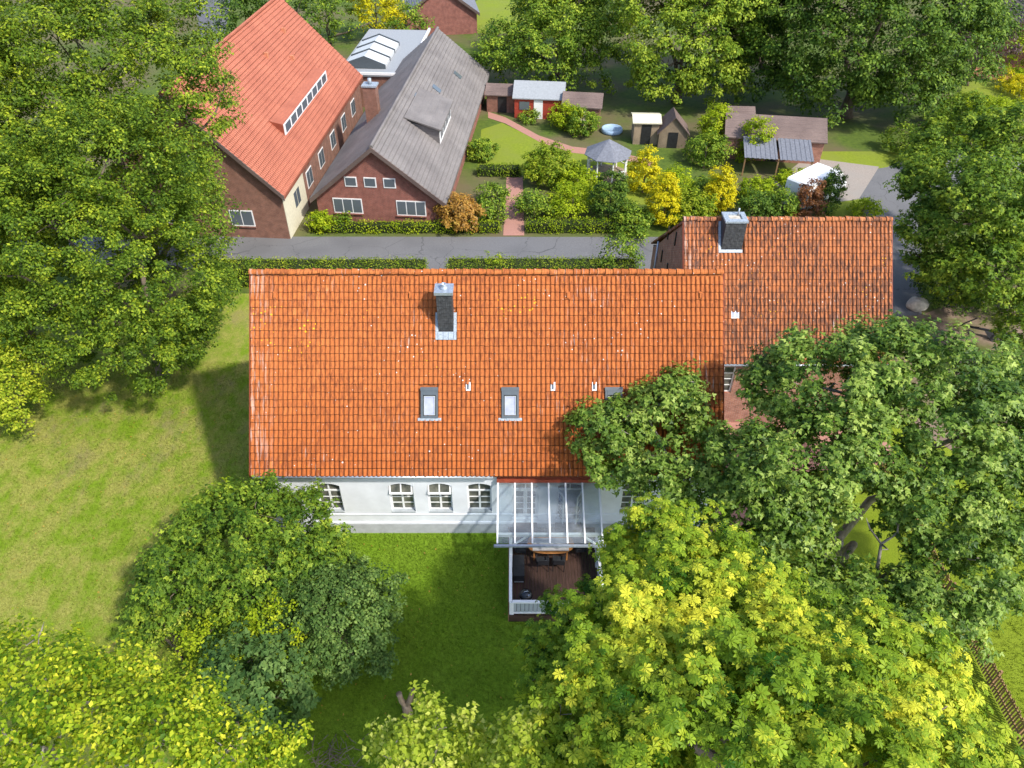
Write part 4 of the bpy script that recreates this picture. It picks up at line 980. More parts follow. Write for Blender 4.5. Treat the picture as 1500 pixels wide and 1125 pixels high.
def puffs(lobes, dens, rng, low=-.45, inner=.16):
    out = []; og = []; lobes = np.array(lobes, float)
    for i, L in enumerate(lobes):
        c, r = L[:3], L[3:6]; area = 4 * math.pi * (((r[0] * r[1]) ** 1.6 + (r[0] * r[2]) ** 1.6 + (r[1] * r[2]) ** 1.6) / 3) ** (1 / 1.6)
        n_ = int(area * dens); d = unit(rng.normal(size=(n_, 3))); d = d[(d[:, 2] > low) | (rng.random(n_) < .25)]
        # bumpy radius, so the outline is uneven
        k = rng.normal(size=(5, 3)) * 2.6; ph = rng.random(5) * 6.28
        bump = 1 + .12 * np.sin(d @ k.T + ph).sum(1) / 1.6
        fac = np.where(rng.random(len(d)) < inner, rng.uniform(.45, .75, len(d)), rng.uniform(.77, 1.09, len(d))) * bump
        sh = rng.random(len(d)) < .05; fac[sh] *= rng.uniform(1.03, 1.12, sh.sum())
        p = c + d * r * fac[:, None]; ok = np.ones(len(p), bool)
        for j, M in enumerate(lobes):
            if j != i: ok &= (((p - M[:3]) / M[3:6]) ** 2).sum(1) > .55
        ok &= p[:, 2] > .25
        out.append(p[ok]); og.append(unit(d / r)[ok])
    return np.concatenate(out), np.concatenate(og)
def crown_mesh(name, lobes, mat, tm='ovate', leaf=.16, puff=.55, dens=1.3, per=60, seed=1, flat=.65, low=-.45, holes=(), yellow=(), tvar=.2, tpuff=.16, tbase=.45, inner=.16, droop=0):
    rng = np.random.default_rng(seed); c, o = puffs(lobes, dens, rng, low, inner)
    for hc, hd, hr in holes:    # gaps in the crown: cylinders of air (centre, direction, radius)
        hd = np.array(hd) / np.linalg.norm(hd); q = c - np.array(hc); q = q - (q @ hd)[:, None] * hd; keep = (np.linalg.norm(q, axis=1) > hr); c, o = c[keep], o[keep]
    n_ = len(c); cnt = np.maximum(4, rng.normal(per, per * .35, n_)).astype(int); id_ = np.repeat(np.arange(n_), cnt); m = len(id_)
    pr = puff * rng.uniform(.65, 1.35, n_)
    d = unit(rng.normal(size=(m, 3))); rr = rng.random(m) ** .45
    loc = d * rr[:, None] * pr[id_][:, None]; loc[:, 2] *= flat
    loc += o[id_] * (np.clip((d * o[id_]).sum(1), 0, 1) * .25 * pr[id_])[:, None]
    P = c[id_] + loc; P[:, 2] -= droop * (loc[:, 0] ** 2 + loc[:, 1] ** 2)
    P[:, 2] = np.maximum(P[:, 2], .08)
    Nn = unit(o[id_] * .35 + d * .45 + np.array([0, 0, .75]) + rng.normal(size=(m, 3)) * .38)
    tint = tbase + rng.normal(0, tpuff, n_)[id_] + rng.normal(0, tvar, m)
    for yc, yr, amt in yellow:
        q = np.linalg.norm((c - np.array(yc)) / np.array(yr), axis=1); tint += (amt * np.clip(1.25 - q, 0, 1))[id_]
    return leaf_mesh(name, P, Nn, leaf * rng.uniform(.55, 1.4, m), tint, tm, mat, rng, axis=loc), c
def limbs(mb, base, fork, targets, r0, rng, seg=7, size=4.0):
    base, fork = Vector(base), Vector(fork); T = [Vector(t) for t in targets]
    mb.tube([base, base.lerp(fork, .35) + Vector((rng.gauss(0, .1), rng.gauss(0, .1), 0)), base.lerp(fork, .7), fork], [r0 * 1.35, r0, r0 * .92, r0 * .85], 10)
    prim = [T.pop(0)]                       # a few main limbs, spread apart; the others branch off them
    while T and len(prim) < 5:
        k = max(range(len(T)), key=lambda i: min((T[i] - q).length for q in prim)); prim.append(T.pop(k))
    lines = []
    def limb(a, b, ra, rb, n_=6, sag=.1):
        d = b - a; pts = [a]; w = d.length * .05
        for i in range(1, n_):
            t = i / n_; pts.append(a + d * t + Vector((rng.gauss(0, w), rng.gauss(0, w), math.sin(t * math.pi) * d.length * sag + rng.gauss(0, w * .6))))
        pts.append(b); mb.tube(pts, [ra + (rb - ra) * (i / n_) ** .8 for i in range(n_ + 1)], seg); return pts
    for q in prim: lines.append(limb(fork - Vector((0, 0, .25)), q, r0 * rng.uniform(.42, .6), r0 * .1))
    allp = [(p, i / 6) for L in lines for i, p in enumerate(L) if 1 < i < 6]
    for q in T:
        p, t = min(allp, key=lambda e: (e[0] - q).length + .5 * max(0, e[0].z - q.z)); lines.append(limb(p, q, r0 * (.34 - .2 * t), r0 * .05, 5))
    for L in lines:
        for k in range(4):
            a = L[rng.randrange(2, len(L))]; e = a + Vector((rng.gauss(0, 1), rng.gauss(0, 1), abs(rng.gauss(.3, .5)))) * size * .22
            mb.tube([a, a.lerp(e, .5) + Vector((rng.gauss(0, .08), rng.gauss(0, .08), .05)), e], [r0 * .1, r0 * .07, r0 * .025], 5)
def tree(name, label, base, lobes, mat, trunk_r=.28, fork=None, bark='bark', group=None, tag_cat='tree', extra_targets=(), **k):
    t = thing(name, label, tag_cat, (base[0], base[1], 0), group=group)
    L0 = [(a - base[0], b - base[1], c, d, e, f) for a, b, c, d, e, f in lobes]
    holes = [((h[0][0] - base[0], h[0][1] - base[1], h[0][2]), h[1], h[2]) for h in k.pop('holes', ())]
    yel = [((h[0][0] - base[0], h[0][1] - base[1], h[0][2]), h[1], h[2]) for h in k.pop('yellow', ())]
    me, c = crown_mesh('crown', L0, mat, holes=holes, yellow=yel, **k)
    link('crown', me, None, t)
    rg = random.Random(k.get('seed', 1)); fz = fork if fork else min(l[2] - l[5] * .5 for l in L0)
    tg = [(l[0], l[1], l[2] + l[5] * .15) for l in L0] + [tuple(c[rg.randrange(len(c))]) for _ in range(4)]
    mb = LB(); limbs(mb, (0, 0, -.05), (0, 0, max(.4, fz)), tg, trunk_r, rg, size=float(np.mean([l[3] for l in L0]))); mb.build('trunk', bark, t, True)
    return t

def PL(lst, fz=.8):   # lobes given by where they show and how high they hang
    out = []
    for u, v, z, r in lst:
        p = G(u, v, z); out.append((p.x, p.y, z, r, r * .92, r * fz))
    return out
# the maple east of the house
vd = tuple(ray(1265, 790))
tree('maple_tree', 'huge green maple overhanging the orange roof, its thick limbs showing through a gap', (13.2, 19.2),
     PL([(1240, 560, 9.8, 3.0), (1158, 575, 9.0, 1.75), (1330, 600, 9.6, 3.1), (1425, 645, 9.2, 3.3), (1510, 700, 8.4, 3.2), (1400, 745, 8.2, 2.7), (1445, 820, 7.6, 2.1), (1375, 880, 7.0, 1.7), (1285, 905, 6.6, 1.7), (1195, 880, 6.2, 1.5), (1140, 700, 8.2, 2.3), (1035, 672, 7.4, 1.6), (980, 595, 7.4, 1.6), (895, 635, 6.4, 1.7), (935, 610, 6.8, 1.2), (915, 690, 5.9, 1.35), (1000, 700, 6.6, 1.5), (1095, 662, 7.6, 1.25), (1180, 740, 7.2, 1.5), (1235, 680, 9.0, 2.5), (1130, 790, 6.6, 1.8), (1060, 730, 6.6, 1.4), (1320, 690, 8.6, 2.3), (1500, 600, 8.6, 2.6)]),
     'leaf_maple', .42, 4.2, 'bark_pale', tm='maple', leaf=.165, puff=.48, dens=2.5, per=70, seed=11, inner=.24,
     holes=[(tuple(G(1268, 776, 7.0)), vd, .7), (tuple(G(1312, 815, 6.5)), vd, .5), (tuple(G(1228, 765, 6.5)), vd, .4), (tuple(G(1305, 645, 8)), tuple(ray(1305, 645)), .45), (tuple(G(1000, 660, 7)), tuple(ray(1000, 660)), .4), (tuple(G(1240, 540, 7)), tuple(ray(1240, 640)), .3), (tuple(G(1385, 850, 6)), tuple(ray(1385, 850)), .5), (tuple(G(1085, 755, 6)), tuple(ray(1085, 755)), .5)])
# the chestnut at the deck
def tint_patch(u, v, z, r, a): q = G(u, v, z); return ((q.x, q.y, q.z), r, a)
tree('chestnut_tree', 'big yellow green horse chestnut with fan shaped leaves beside the deck', (7.0, 10.4),
     PL([(985, 805, 9.0, 1.75), (1050, 850, 9.8, 1.9), (955, 925, 11.0, 1.9), (1080, 950, 11.4, 2.1), (1180, 965, 11.0, 1.9), (1285, 1015, 11.2, 1.85), (1345, 1030, 11.0, 1.5), (1385, 1125, 11.0, 1.2), (1200, 1080, 12.4, 2.4), (1050, 1080, 12.4, 2.4), (925, 1050, 11.6, 2.0), (860, 965, 8.4, 1.6), (858, 900, 6.2, 1.05), (822, 1000, 8.4, 1.1), (1300, 1130, 12.2, 1.9), (1000, 1190, 12.6, 2.2), (1180, 1200, 13.0, 2.2)], .78),
     'leaf_chestnut', .4, 4.5, tm='chestnut', leaf=.165, puff=.44, dens=3.2, per=24, seed=21, flat=.6, tbase=.45, tvar=.15, tpuff=.17, droop=.14,
     yellow=[tint_patch(930, 915, 12.2, (1.8, 1.5, 1.8), .42), tint_patch(1085, 880, 12.6, (1.6, 1.2, 1.6), .4), tint_patch(1225, 990, 12.6, (1.2, 1.2, 1.2), .3), tint_patch(1390, 1010, 12, (1.6, 1.2, 1.6), .34), tint_patch(1340, 1085, 13, (1.2, 1, 1.4), .28), tint_patch(850, 960, 7.5, (2.2, 2.2, 2.6), -.22), tint_patch(840, 890, 6, (1.6, 1.6, 1.6), -.1), tint_patch(830, 1060, 9, (1.6, 1.6, 1.8), -.2)])  # negative amounts paint the lower boughs' shade into the leaf tint
# foreground lime and the two pale tops
tree('lime_tree', 'yellow green lime tree top filling the lawn corner next to the dark maple', (-10.6, 5.6),
     PL([(50, 1010, 10.0, 1.75), (165, 1025, 10.0, 1.5), (245, 1065, 9.5, 1.3), (70, 1100, 11.0, 2.1), (200, 1125, 11.0, 1.9), (335, 1105, 8.6, 1.15), (405, 1112, 8.0, .85), (-50, 1060, 10.5, 2.0)]),
     'leaf_lime', .28, 6.0, 'bark_pale', leaf=.125, puff=.38, dens=3.6, per=60, seed=31, tbase=.38, tvar=.26)
tree('young_tree', 'pale yellow green tree top with curled leaves beside the two pronged stump', (-1.9, 6.6), PL([(640, 1092, 10.0, 1.1), (572, 1090, 9.4, .6), (705, 1105, 9.5, .8), (600, 1120, 9.6, .8)], 1.1),
     'leaf_pale', .12, 7, 'bark_pale', leaf=.14, puff=.3, dens=5, per=40, seed=41)
tree('young_tree', 'pale yellow green tree top with curled leaves touching the chestnut', (.7, 6.4), PL([(800, 1085, 11.2, .9), (845, 1090, 11.0, .55), (748, 1112, 10.4, .6), (790, 1130, 11.0, .8)], 1.1),
     'leaf_pale', .12, 7, 'bark_pale', leaf=.14, puff=.3, dens=5, per=40, seed=42)
# shrub group on the front lawn
tree('field_maple', 'broad green field maple hiding the white house corner', (-10.8, 18.9), [(-11.2, 19.6, 3.4, 3.2, 2.5, 2.6), (-9.3, 19.5, 3.3, 1.9, 1.9, 2.3), (-13.4, 18.6, 2.7, 2.0, 2.2, 2.2), (-10.6, 17.8, 3.0, 2.4, 1.9, 2.1), (-8.2, 18.6, 2.6, 1.6, 1.9, 1.9), (-10.4, 20.9, 4.3, .9, .8, 1.1), (-12.6, 20.6, 4.2, 1.2, 1.0, 1.2), (-14.6, 17.4, 1.8, 1.2, 1.3, 1.4)],
     'leaf_green', .2, 1.2, tm='maple', leaf=.135, puff=.34, dens=4.2, per=46, seed=51, tbase=.36)
tree('holly_bush', 'dense rounded dark green holly bush on the front lawn', (-6.8, 16.6), [(-6.9, 16.7, 2.2, 2.3, 2.2, 2.3), (-7.6, 17.5, 2.1, 1.9, 1.7, 2.1)],
     'leaf_holly', .15, .8, tag_cat='bush', leaf=.13, puff=.26, dens=8, per=44, seed=52, inner=.1)
tree('maple_sapling', 'dark blue green young maple below the yellow leaved shrub', (-9.5, 13.6), [(-9.5, 13.8, 3.0, 1.9, 1.6, 2.0), (-10.6, 13.4, 2.4, 1.3, 1.3, 1.7), (-8.5, 13.4, 2.4, 1.2, 1.2, 1.5)],
     'leaf_maple_dark', .12, 1.2, tm='maple', leaf=.2, puff=.4, dens=2.4, per=30, seed=53)
tree('shrub', 'yellow leaved twiggy shrub wedged between field maple and holly', (-9.9, 15.9), [(-9.0, 15.4, 3.4, 1.2, 1.0, 1.3), (-10.6, 15.2, 3.1, 1.3, 1.0, 1.3), (-11.9, 15.6, 2.4, 1.0, 1.0, 1.2)],
     'leaf_bright', .1, .8, tag_cat='shrub', leaf=.12, puff=.3, dens=2.6, per=34, seed=54, tbase=.6)
tree('shrub', 'loose pale shrub with bare twigs at the west end of the shrub group', (-13.8, 16.4), [(-13.7, 16.5, 1.7, 1.3, 1.2, 1.4)],
     'leaf_pale', .08, .5, tag_cat='shrub', leaf=.11, puff=.3, dens=2.2, per=26, seed=55, tbase=.3)
tree('shrub', 'small yellow green shrub at the white house gable corner', (-13.5, 23.6), [(-13.6, 23.6, 1.1, 1.1, 1.0, 1.1)],
     'leaf_bright', .06, .4, tag_cat='shrub', leaf=.13, puff=.3, dens=3, per=28, seed=56, tbase=.6)
# big trees west of the house
tree('beech_tree', 'large leafy tree with low skirt on the lawn beside the white house gable', (-21, 35.0), [(-20.6, 34.0, 7.6, 4.6, 3.8, 4.2), (-23.8, 34.6, 9.4, 4.0, 4.0, 4.6), (-19.4, 36.6, 7.6, 3.1, 3.2, 4.4), (-21.2, 31.8, 4.6, 3.8, 2.4, 2.6), (-18.6, 33.4, 4.8, 2.3, 2.4, 2.8), (-21.0, 37.4, 12.0, 4.6, 4.0, 3.6), (-20.0, 38.6, 4.4, 2.8, 2.6, 3.4), (-24.6, 33.0, 5.6, 3.0, 2.6, 3.2)],
     'leaf_beech', .4, 2.5, leaf=.145, puff=.48, dens=2.2, per=96, seed=61, tbase=.45)
tree('beech_tree', 'tall tree by the road hiding half of the red roofed farmhouse', (-23.5, 43.0), [(-23.0, 42.8, 10.0, 4.9, 4.0, 4.8), (-26.4, 43.4, 11.6, 4.6, 4.4, 5.0), (-20.0, 43.6, 12.6, 3.6, 3.4, 3.6), (-24.4, 44.6, 15.6, 4.6, 3.8, 3.6), (-21.0, 43.6, 7.0, 2.9, 2.6, 3.0), (-22.0, 47.0, 15.4, 4.6, 3.6, 3.8), (-28.0, 47.0, 16.5, 4.4, 3.6, 3.8)],
     'leaf_beech', .4, 3.0, leaf=.18, puff=.6, dens=1.5, per=80, seed=62, tbase=.5)
tree('beech_tree', 'tall sunlit tree at the west edge of the lawn behind the yellow tinged tree', (-31, 38.5), [(-29.6, 38.4, 9.8, 4.6, 4.2, 5.2), (-33, 39.0, 11, 4.4, 4.2, 5.0), (-30.6, 41.0, 15.2, 5.0, 4.0, 4.2), (-28.2, 36.6, 6.0, 3.2, 2.8, 3.4)],
     'leaf_beech', .4, 3.0, leaf=.16, puff=.5, dens=1.9, per=86, seed=63, tbase=.54)
tree('hornbeam_tree', 'small yellow tinged tree on the lawn at the foot of the tall trees', (-27.4, 30.6), [(-27.6, 30.4, 3.8, 2.6, 2.0, 3.0), (-26.2, 29.6, 2.6, 1.5, 1.4, 1.8), (-28.4, 32.0, 5.4, 2.2, 2.0, 2.2)],
     'leaf_hedge', .2, 1.5, leaf=.15, puff=.42, dens=3.0, per=60, seed=64, tbase=.66)
# road side tree east of the brick house
tree('ash_tree', 'roadside tree hanging over the asphalt by the brick house', (33.5, 44.5), PL([(1395, 335, 6.0, 2.5), (1375, 270, 7.0, 2.6), (1450, 300, 8.0, 3.4), (1405, 400, 4.4, 2.1), (1345, 330, 6.0, 1.2), (1352, 385, 4.2, 1.1), (1475, 395, 5.4, 2.8), (1490, 215, 8.5, 3.2), (1405, 205, 8.0, 2.8), (1510, 478, 3.6, 1.8), (1345, 250, 6.5, 1.5), (1530, 330, 6, 3)]),
     'leaf_green', .3, 2.5, tm='maple', leaf=.18, puff=.5, dens=2.2, per=56, seed=71, tbase=.42)
tree('yard_shrub', 'dark evergreen shrub behind the boulder on the dirt yard', (30.0, 42.4), [(28.6, 42.6, 1.6, 1.7, 1.3, 1.8), (30.6, 41.8, 1.6, 2.0, 1.4, 1.8), (33.2, 41.0, 1.5, 2.0, 1.4, 1.7)],
     'leaf_dark', .1, .5, tag_cat='shrub', leaf=.13, puff=.32, dens=4.4, per=40, seed=72)
# wood edge beyond the gardens
tree('oak_tree', 'massive dark green tree towering over the long brick outbuilding', (34, 76), [(33, 75, 9, 7, 5.5, 6), (40, 76, 10, 6, 5.5, 7), (28, 77, 8, 4.5, 4.5, 5), (36, 79, 15, 7, 5.5, 5), (44, 78, 6.5, 3.8, 4, 4.5), (30, 81, 15, 5, 5, 5), (31, 73.5, 4.2, 4, 3, 3.4), (38.5, 73.5, 4.4, 4.4, 3, 3.6)],
     'leaf_dark', .6, 2.5, leaf=.28, puff=.85, dens=.9, per=90, seed=81, tbase=.55)
tree('ash_tree', 'light olive drooping tree above the wooden playhouse', (17.5, 80), [(16.5, 78, 7, 4.6, 4, 5), (20.5, 79.5, 8.5, 4.2, 4, 6), (13.5, 80, 9, 3.8, 4, 5), (18, 83, 13, 5, 4.5, 4), (15.5, 77.5, 4, 3.6, 2.6, 3), (20, 77.5, 4, 3, 2.6, 3)],
     'leaf_green', .5, 2, leaf=.28, puff=.75, dens=1.1, per=70, seed=82, tbase=.66)
tree('oak_tree', 'deep green tree between the drooping tree and the massive one', (25, 84), [(25, 82, 9, 4.5, 4, 6), (24, 86, 14, 5, 4.5, 5), (25, 79, 4.4, 3.4, 3, 3.6)],
     'leaf_dark', .5, 2.5, leaf=.3, puff=.8, dens=.95, per=80, seed=83)
tree('willow_tree', 'grey green bushy tree behind the red shed', (5.5, 83), [(4, 82, 4.6, 3.8, 3, 3.8), (8, 83, 5, 3.6, 3, 4), (6, 87, 8, 4.5, 4, 4), (-1, 84, 3.8, 3.0, 2.6, 3.2)],
     'leaf_green', .3, 1.5, leaf=.27, puff=.7, dens=1.3, per=66, seed=84, tbase=.48)
tree('fruit_tree', 'yellow flecked tree at the garden end behind the bushy tree', (3, 95), [(3, 94, 6, 3.4, 3, 4), (8, 96, 7.5, 3.4, 3, 4.5)], 'leaf_lime', .25, 1.5, leaf=.32, puff=.8, dens=.8, per=44, seed=85)
tree('conifer_tree', 'golden yellow tree past the white edged flat roof', (-17.5, 102), [(-17.5, 102, 4, 2.6, 2.6, 4), (-16.5, 102, 2.4, 2.8, 2.6, 2.4)], 'leaf_yellow', .2, 1, leaf=.28, puff=.6, dens=1.1, per=40, seed=86)
tree('spruce_tree', 'dark green tree beside the salmon red roof end', (-26.6, 94), [(-26.6, 94, 5, 4, 3.5, 5), (-30.5, 92, 4, 3.2, 3, 4)], 'leaf_dark', .25, 1, leaf=.3, puff=.7, dens=.8, per=44, seed=87)
tree('shrub_tree', 'mid green bushy tree behind the flat roofed extension', (-23, 100), [(-22.6, 100, 3.6, 3, 2.6, 3.6), (-12.4, 98, 2.6, 2.2, 2, 2.6)], 'leaf_green', .2, 1, leaf=.28, puff=.7, dens=.9, per=44, seed=88)
tree('plum_tree', 'round purple leaved plum tree by the terracotta terrace', (50.5, 85), [(50.5, 85, 4.4, 2.9, 2.8, 2.6)], 'leaf_purple', .18, 2, leaf=.28, puff=.6, dens=1.2, per=44, seed=89)
tree('garden_tree', 'yellow green tree in the far garden beside the mauve roof', (59, 88), [(58, 86, 2.6, 3, 2.2, 2.4), (63, 90, 5, 4, 3, 4)], 'leaf_bright', .2, 1, leaf=.3, puff=.7, dens=.9, per=44, seed=90)
# roadside shoots and low garden planting
tree('elder_bush', 'young leafy tree growing out of the hedge beside the brick gable', (7.3, 45.2), [(7.3, 45.2, 1.9, 1.5, 1.1, 1.6), (8.3, 45.4, 1.4, 1.0, .9, 1.2)], 'leaf_green', .06, .6, tag_cat='bush', leaf=.17, puff=.35, dens=2.6, per=34, seed=101)
tree('elder_bush', 'pale green sprout rising above the clipped roadside hedge', (-1.1, 45.2), [(-1.1, 45.2, 1.5, .75, .6, .7)], 'leaf_bright', .05, .5, tag_cat='bush', leaf=.14, puff=.25, dens=4, per=28, seed=102)

def hedge(name, label, x0, x1, y0, y1, h, mat='leaf_hedge', leaf=.11, dens=130, seed=1, group=None, tbase=.5):
    rng = np.random.default_rng(seed); hd = thing(name, label, 'hedge', ((x0 + x1) / 2, (y0 + y1) / 2, 0), group=group)
    X, Y = (x1 - x0) / 2, (y1 - y0) / 2; P = []; Nn = []
    for ax, sg, A in ((2, 1, 4 * X * Y), (1, -1, 2 * X * h), (1, 1, 2 * X * h), (0, -1, 2 * Y * h), (0, 1, 2 * Y * h)):
        n_ = int(A * dens); p = np.stack([rng.uniform(-X, X, n_), rng.uniform(-Y, Y, n_), rng.uniform(.05, h, n_)], 1); o = np.zeros((n_, 3)); o[:, ax] = sg
        wob = .07 * np.sin(p[:, 0] * 2.1 + 1) + .06 * np.sin(p[:, 0] * 5.3) + rng.normal(0, .06, n_)
        p[:, ax] = (X, Y, h)[ax] * (sg if ax < 2 else 1) + wob * (sg if ax < 2 else 1)
        if ax == 2:
            tall = rng.random(n_) < .03; p[tall, 2] += rng.uniform(.08, .28, tall.sum())
        P.append(p); Nn.append(o)
    P = np.concatenate(P); o = np.concatenate(Nn); P[:, 2] = np.maximum(P[:, 2], .06); Nn = unit(o * .6 + [0, 0, .5] + rng.normal(size=P.shape) * .55)
    q = .12 * np.sin(P[:, 0] * 1.7) + .1 * np.sin(P[:, 0] * 4.1 + P[:, 1] * 3)
    link('foliage', leaf_mesh('foliage', P, Nn, leaf * rng.uniform(.7, 1.3, len(P)), tbase + q + rng.normal(0, .2, len(P)), 'ovate', mat, rng), None, hd)
    LB().box(-X + .09, X - .09, -Y + .09, Y - .09, -.02, h - .1).build('hedge_core', 'core_dark', hd)  # solid dark box added inside the leaves so the hedge isn't see-through
hedge('clipped_hedge', 'clipped green roadside hedge behind the chimney end of the white house', -20.6, -6.0, 44.3, 45.7, 1.62, seed=111)
hedge('clipped_hedge', 'clipped green roadside hedge running from the gap to the brick gable', -4.5, 8.6, 44.3, 45.7, 1.68, seed=112)
hedge('low_hedge', 'low bright green hedge in front of the grey roofed brick house', G(452, 348).x, G(732, 348).x, 51.9, 52.7, .75, 'leaf_bright', .13, 90, 113)
hedge('low_hedge', 'low bright green hedge between garden path and brick gable', G(772, 348).x, G(945, 348).x, 51.9, 52.9, .85, 'leaf_bright', .13, 90, 114, tbase=.35)
hedge('low_hedge', 'low dark hedge along the bright garden lawn', G(700, 256).x, G(762, 256).x, 61.9, 63.0, .8, 'leaf_hedge', .15, 70, 115, tbase=.35)

def shrub(label, u, vb, r, h, mat, shape='round', name='garden_shrub', seed=1, leaf=.15, tbase=.5):
    p = G(u, vb); t = thing(name, label, 'shrub', (p.x, p.y, 0)); rng = np.random.default_rng(seed)
    lob = [(0, 0, h * .52, r, r, h * .5)] if shape != 'cone' else [(0, 0, h * .4, r, r, h * .4), (0, 0, h * .68, r * .72, r * .72, h * .33)]
    if shape == 'loose': lob = [(rng.normal(0, r * .35), rng.normal(0, r * .35), h * rng.uniform(.4, .6), r * .7, r * .7, h * .45) for _ in range(3)]
    me, c = crown_mesh('crown', lob, mat, leaf=leaf, puff=.24 if shape != 'loose' else .38, dens=7.5 if shape != 'loose' else 3.0, per=30, seed=seed, low=-.8, tbase=tbase, inner=.1)
    link('crown', me, None, t)
    LB().tube([(0, 0, -.05), (0.02, 0, h * .4), (0, .02, h * .75)], [.09, .07, .03], 6).build('trunk', 'bark', t)
SH = [('orange leaved round shrub at the corner of the grey roofed brick house', 676, 332, 1.6, 2.6, 'leaf_orange', 'round'),
 ('flowering shrub beside the orange leaved shrub', 716, 326, 1.0, 1.8, 'leaf_green', 'loose'),
 ('bright green bush at the left corner of the brick house front', 472, 336, .9, 1.5, 'leaf_bright', 'round'),
 ('small green bush under the front window of the brick house', 500, 334, .7, 1.2, 'leaf_green', 'loose'),
 ('olive round shrub on the garden lawn by the path', 803, 268, 2.0, 3.0, 'leaf_hedge', 'round'),
 ('dark green tall clipped conifer in front of the gazebo', 891, 322, 1.6, 3.9, 'leaf_dark', 'cone'),
 ('golden yellow columnar conifer beside the gazebo', 941, 282, 1.2, 3.8, 'leaf_yellow', 'cone'),
 ('golden yellow columnar conifer in front of the hedge by the gable', 970, 328, 1.35, 4.2, 'leaf_yellow', 'cone'),
 ('golden yellow columnar conifer behind the brick chimney', 1050, 312, 1.2, 3.9, 'leaf_yellow', 'cone'),
 ('rust brown clipped conifer beside the white camper', 1176, 324, 1.05, 3.6, 'leaf_rust', 'cone'),
 ('dark green slim conifer beside the rust brown one', 1208, 312, .95, 3.8, 'leaf_dark', 'cone'),
 ('broad green shrub behind the pantile ridge', 1010, 330, 1.7, 2.8, 'leaf_hedge', 'round'),
 ('dark leafy shrub between yellow conifer and chimney', 1098, 326, 1.6, 2.8, 'leaf_dark', 'loose'),
 ('glossy green shrub left of the rust brown conifer', 1138, 326, 1.4, 2.6, 'leaf_green', 'loose'),
 ('bright lime green bush by the white camper', 1108, 296, 1.5, 1.9, 'leaf_bright', 'round'),
 ('light green bush at the driveway edge', 1262, 314, 1.4, 1.4, 'leaf_bright', 'loose'),
 ('green bushes below the playhouse', 1030, 246, 2.2, 2.6, 'leaf_green', 'loose'),
 ('light green upright bush beside the weathered shed', 1050, 215, 1.8, 3.6, 'leaf_bright', 'loose'),
 ('light green upright bush left of the long brick outbuilding', 1092, 232, 1.6, 3.8, 'leaf_bright', 'loose'),
 ('lime green bush between the two yellow conifers', 1000, 288, 1.9, 2.3, 'leaf_bright', 'loose'),
 ('dark green low bush behind the gable shrub', 1030, 302, 1.6, 1.9, 'leaf_dark', 'loose'),
 ('pale green bush near the red shed door', 828, 192, 1.7, 2.4, 'leaf_bright', 'loose'),
 ('dark green bush beside the pale bush by the red shed', 852, 196, 1.5, 2.2, 'leaf_green', 'round'),
 ('low green bush in front of the red shed', 775, 178, 1.2, 1.0, 'leaf_green', 'loose'),
 ('green round bush at the garden edge of the grey roof', 705, 232, 1.2, 1.6, 'leaf_green', 'round'),
 ('mixed green bush right of the garden path', 782, 318, 1.4, 1.9, 'leaf_green', 'loose'),
 ('lime green bush between path and dark conifer', 838, 318, 1.9, 2.2, 'leaf_bright', 'loose'),
 ('yellow green bush below the olive shrub', 845, 280, 1.7, 1.8, 'leaf_bright', 'round'),
 ('grey green bush next to the hedge by the brick gable', 925, 338, 1.7, 2.0, 'leaf_green', 'loose'),
 ('green bush left of the garden path behind the orange shrub', 722, 300, 1.4, 1.6, 'leaf_green', 'loose'),
 ('rounded lime bush beside the lean-to', 1160, 272, 1.3, 1.2, 'leaf_bright', 'round'),
 ('yellow shrub past the terracotta terrace', 1492, 142, 2.0, 2.0, 'leaf_yellow', 'loose'),
 ('green bush row over the driveway bend', 1345, 236, 2.4, 2.6, 'leaf_green', 'loose'),
 ('light green tree like bush at the road bend', 1420, 215, 3.2, 4.6, 'leaf_bright', 'loose'),
 ('dull green bush at the foot of the massive tree', 1395, 190, 2.4, 3.4, 'leaf_green', 'loose')]
for i, (lb, u, vb, r, h, m_, s_) in enumerate(SH): shrub(lb, u, vb, r, h, m_, s_, seed=200 + i, leaf=.15 if s_ == 'cone' else .19)

# ------------------------------------------------------------------ grass blades on the lawns in view
rng = np.random.default_rng(77)
def scatter(x0, x1, y0, y1, dens):
    n_ = int((x1 - x0) * (y1 - y0) * dens); return np.stack([rng.uniform(x0, x1, n_), rng.uniform(y0, y1, n_), np.full(n_, .008)], 1)
GP = np.concatenate([scatter(-31, -11.7, 13, 36, 150), scatter(-11.7, -.3, 10, 22.8, 260), scatter(-.3, 5, 9, 18.0, 260), scatter(19.6, 25, 12, 24, 130), scatter(13, 19, 12, 21, 90)])
gn = unit(np.stack([rng.normal(size=len(GP)), rng.normal(size=len(GP)), np.full(len(GP), .35)], 1))
V0 = TM['ovate']; TM['blade'] = (np.array([(0, 0, 0), (.1, .45, .03), (.05, 1, -.12), (-.1, .45, .03)], float), [(0, 1, 2), (0, 2, 3)])
GA = np.stack([rng.normal(0, .5, len(GP)), rng.normal(0, .5, len(GP)), np.full(len(GP), 1.6)], 1)
gr = link('grass', leaf_mesh('grass', GP, gn, rng.uniform(.07, .17, len(GP)), np.full(len(GP), .5), 'blade', 'lawn_grass', rng, axis=GA), None)
tag(gr, 'short mown grass blades covering the lawns', 'grass', kind='stuff')

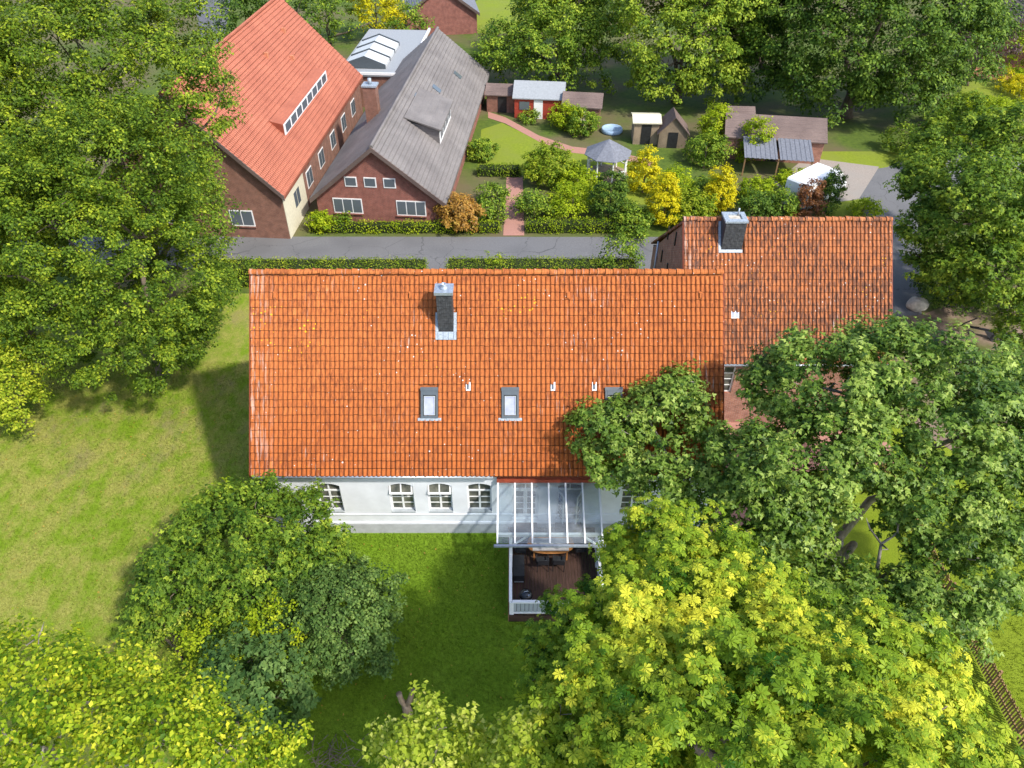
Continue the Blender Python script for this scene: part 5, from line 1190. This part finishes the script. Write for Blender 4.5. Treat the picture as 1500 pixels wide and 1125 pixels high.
# fallen leaves and daisies scattered over the lawns
FP = np.concatenate([scatter(-30, -11.7, 13, 34, .9), scatter(-11.7, -.3, 9, 22.6, 1.6)]); FP[:, 2] = .05
fl = link('fallen_leaves', leaf_mesh('fallen_leaves', FP, unit(rng.normal(size=FP.shape) * .3 + [0, 0, 1]), rng.uniform(.05, .12, len(FP)), rng.uniform(.3, 1, len(FP)), 'ovate', 'leaf_orange', rng), None)
tag(fl, 'small dry fallen leaves scattered over the lawns', 'leaves', kind='stuff')
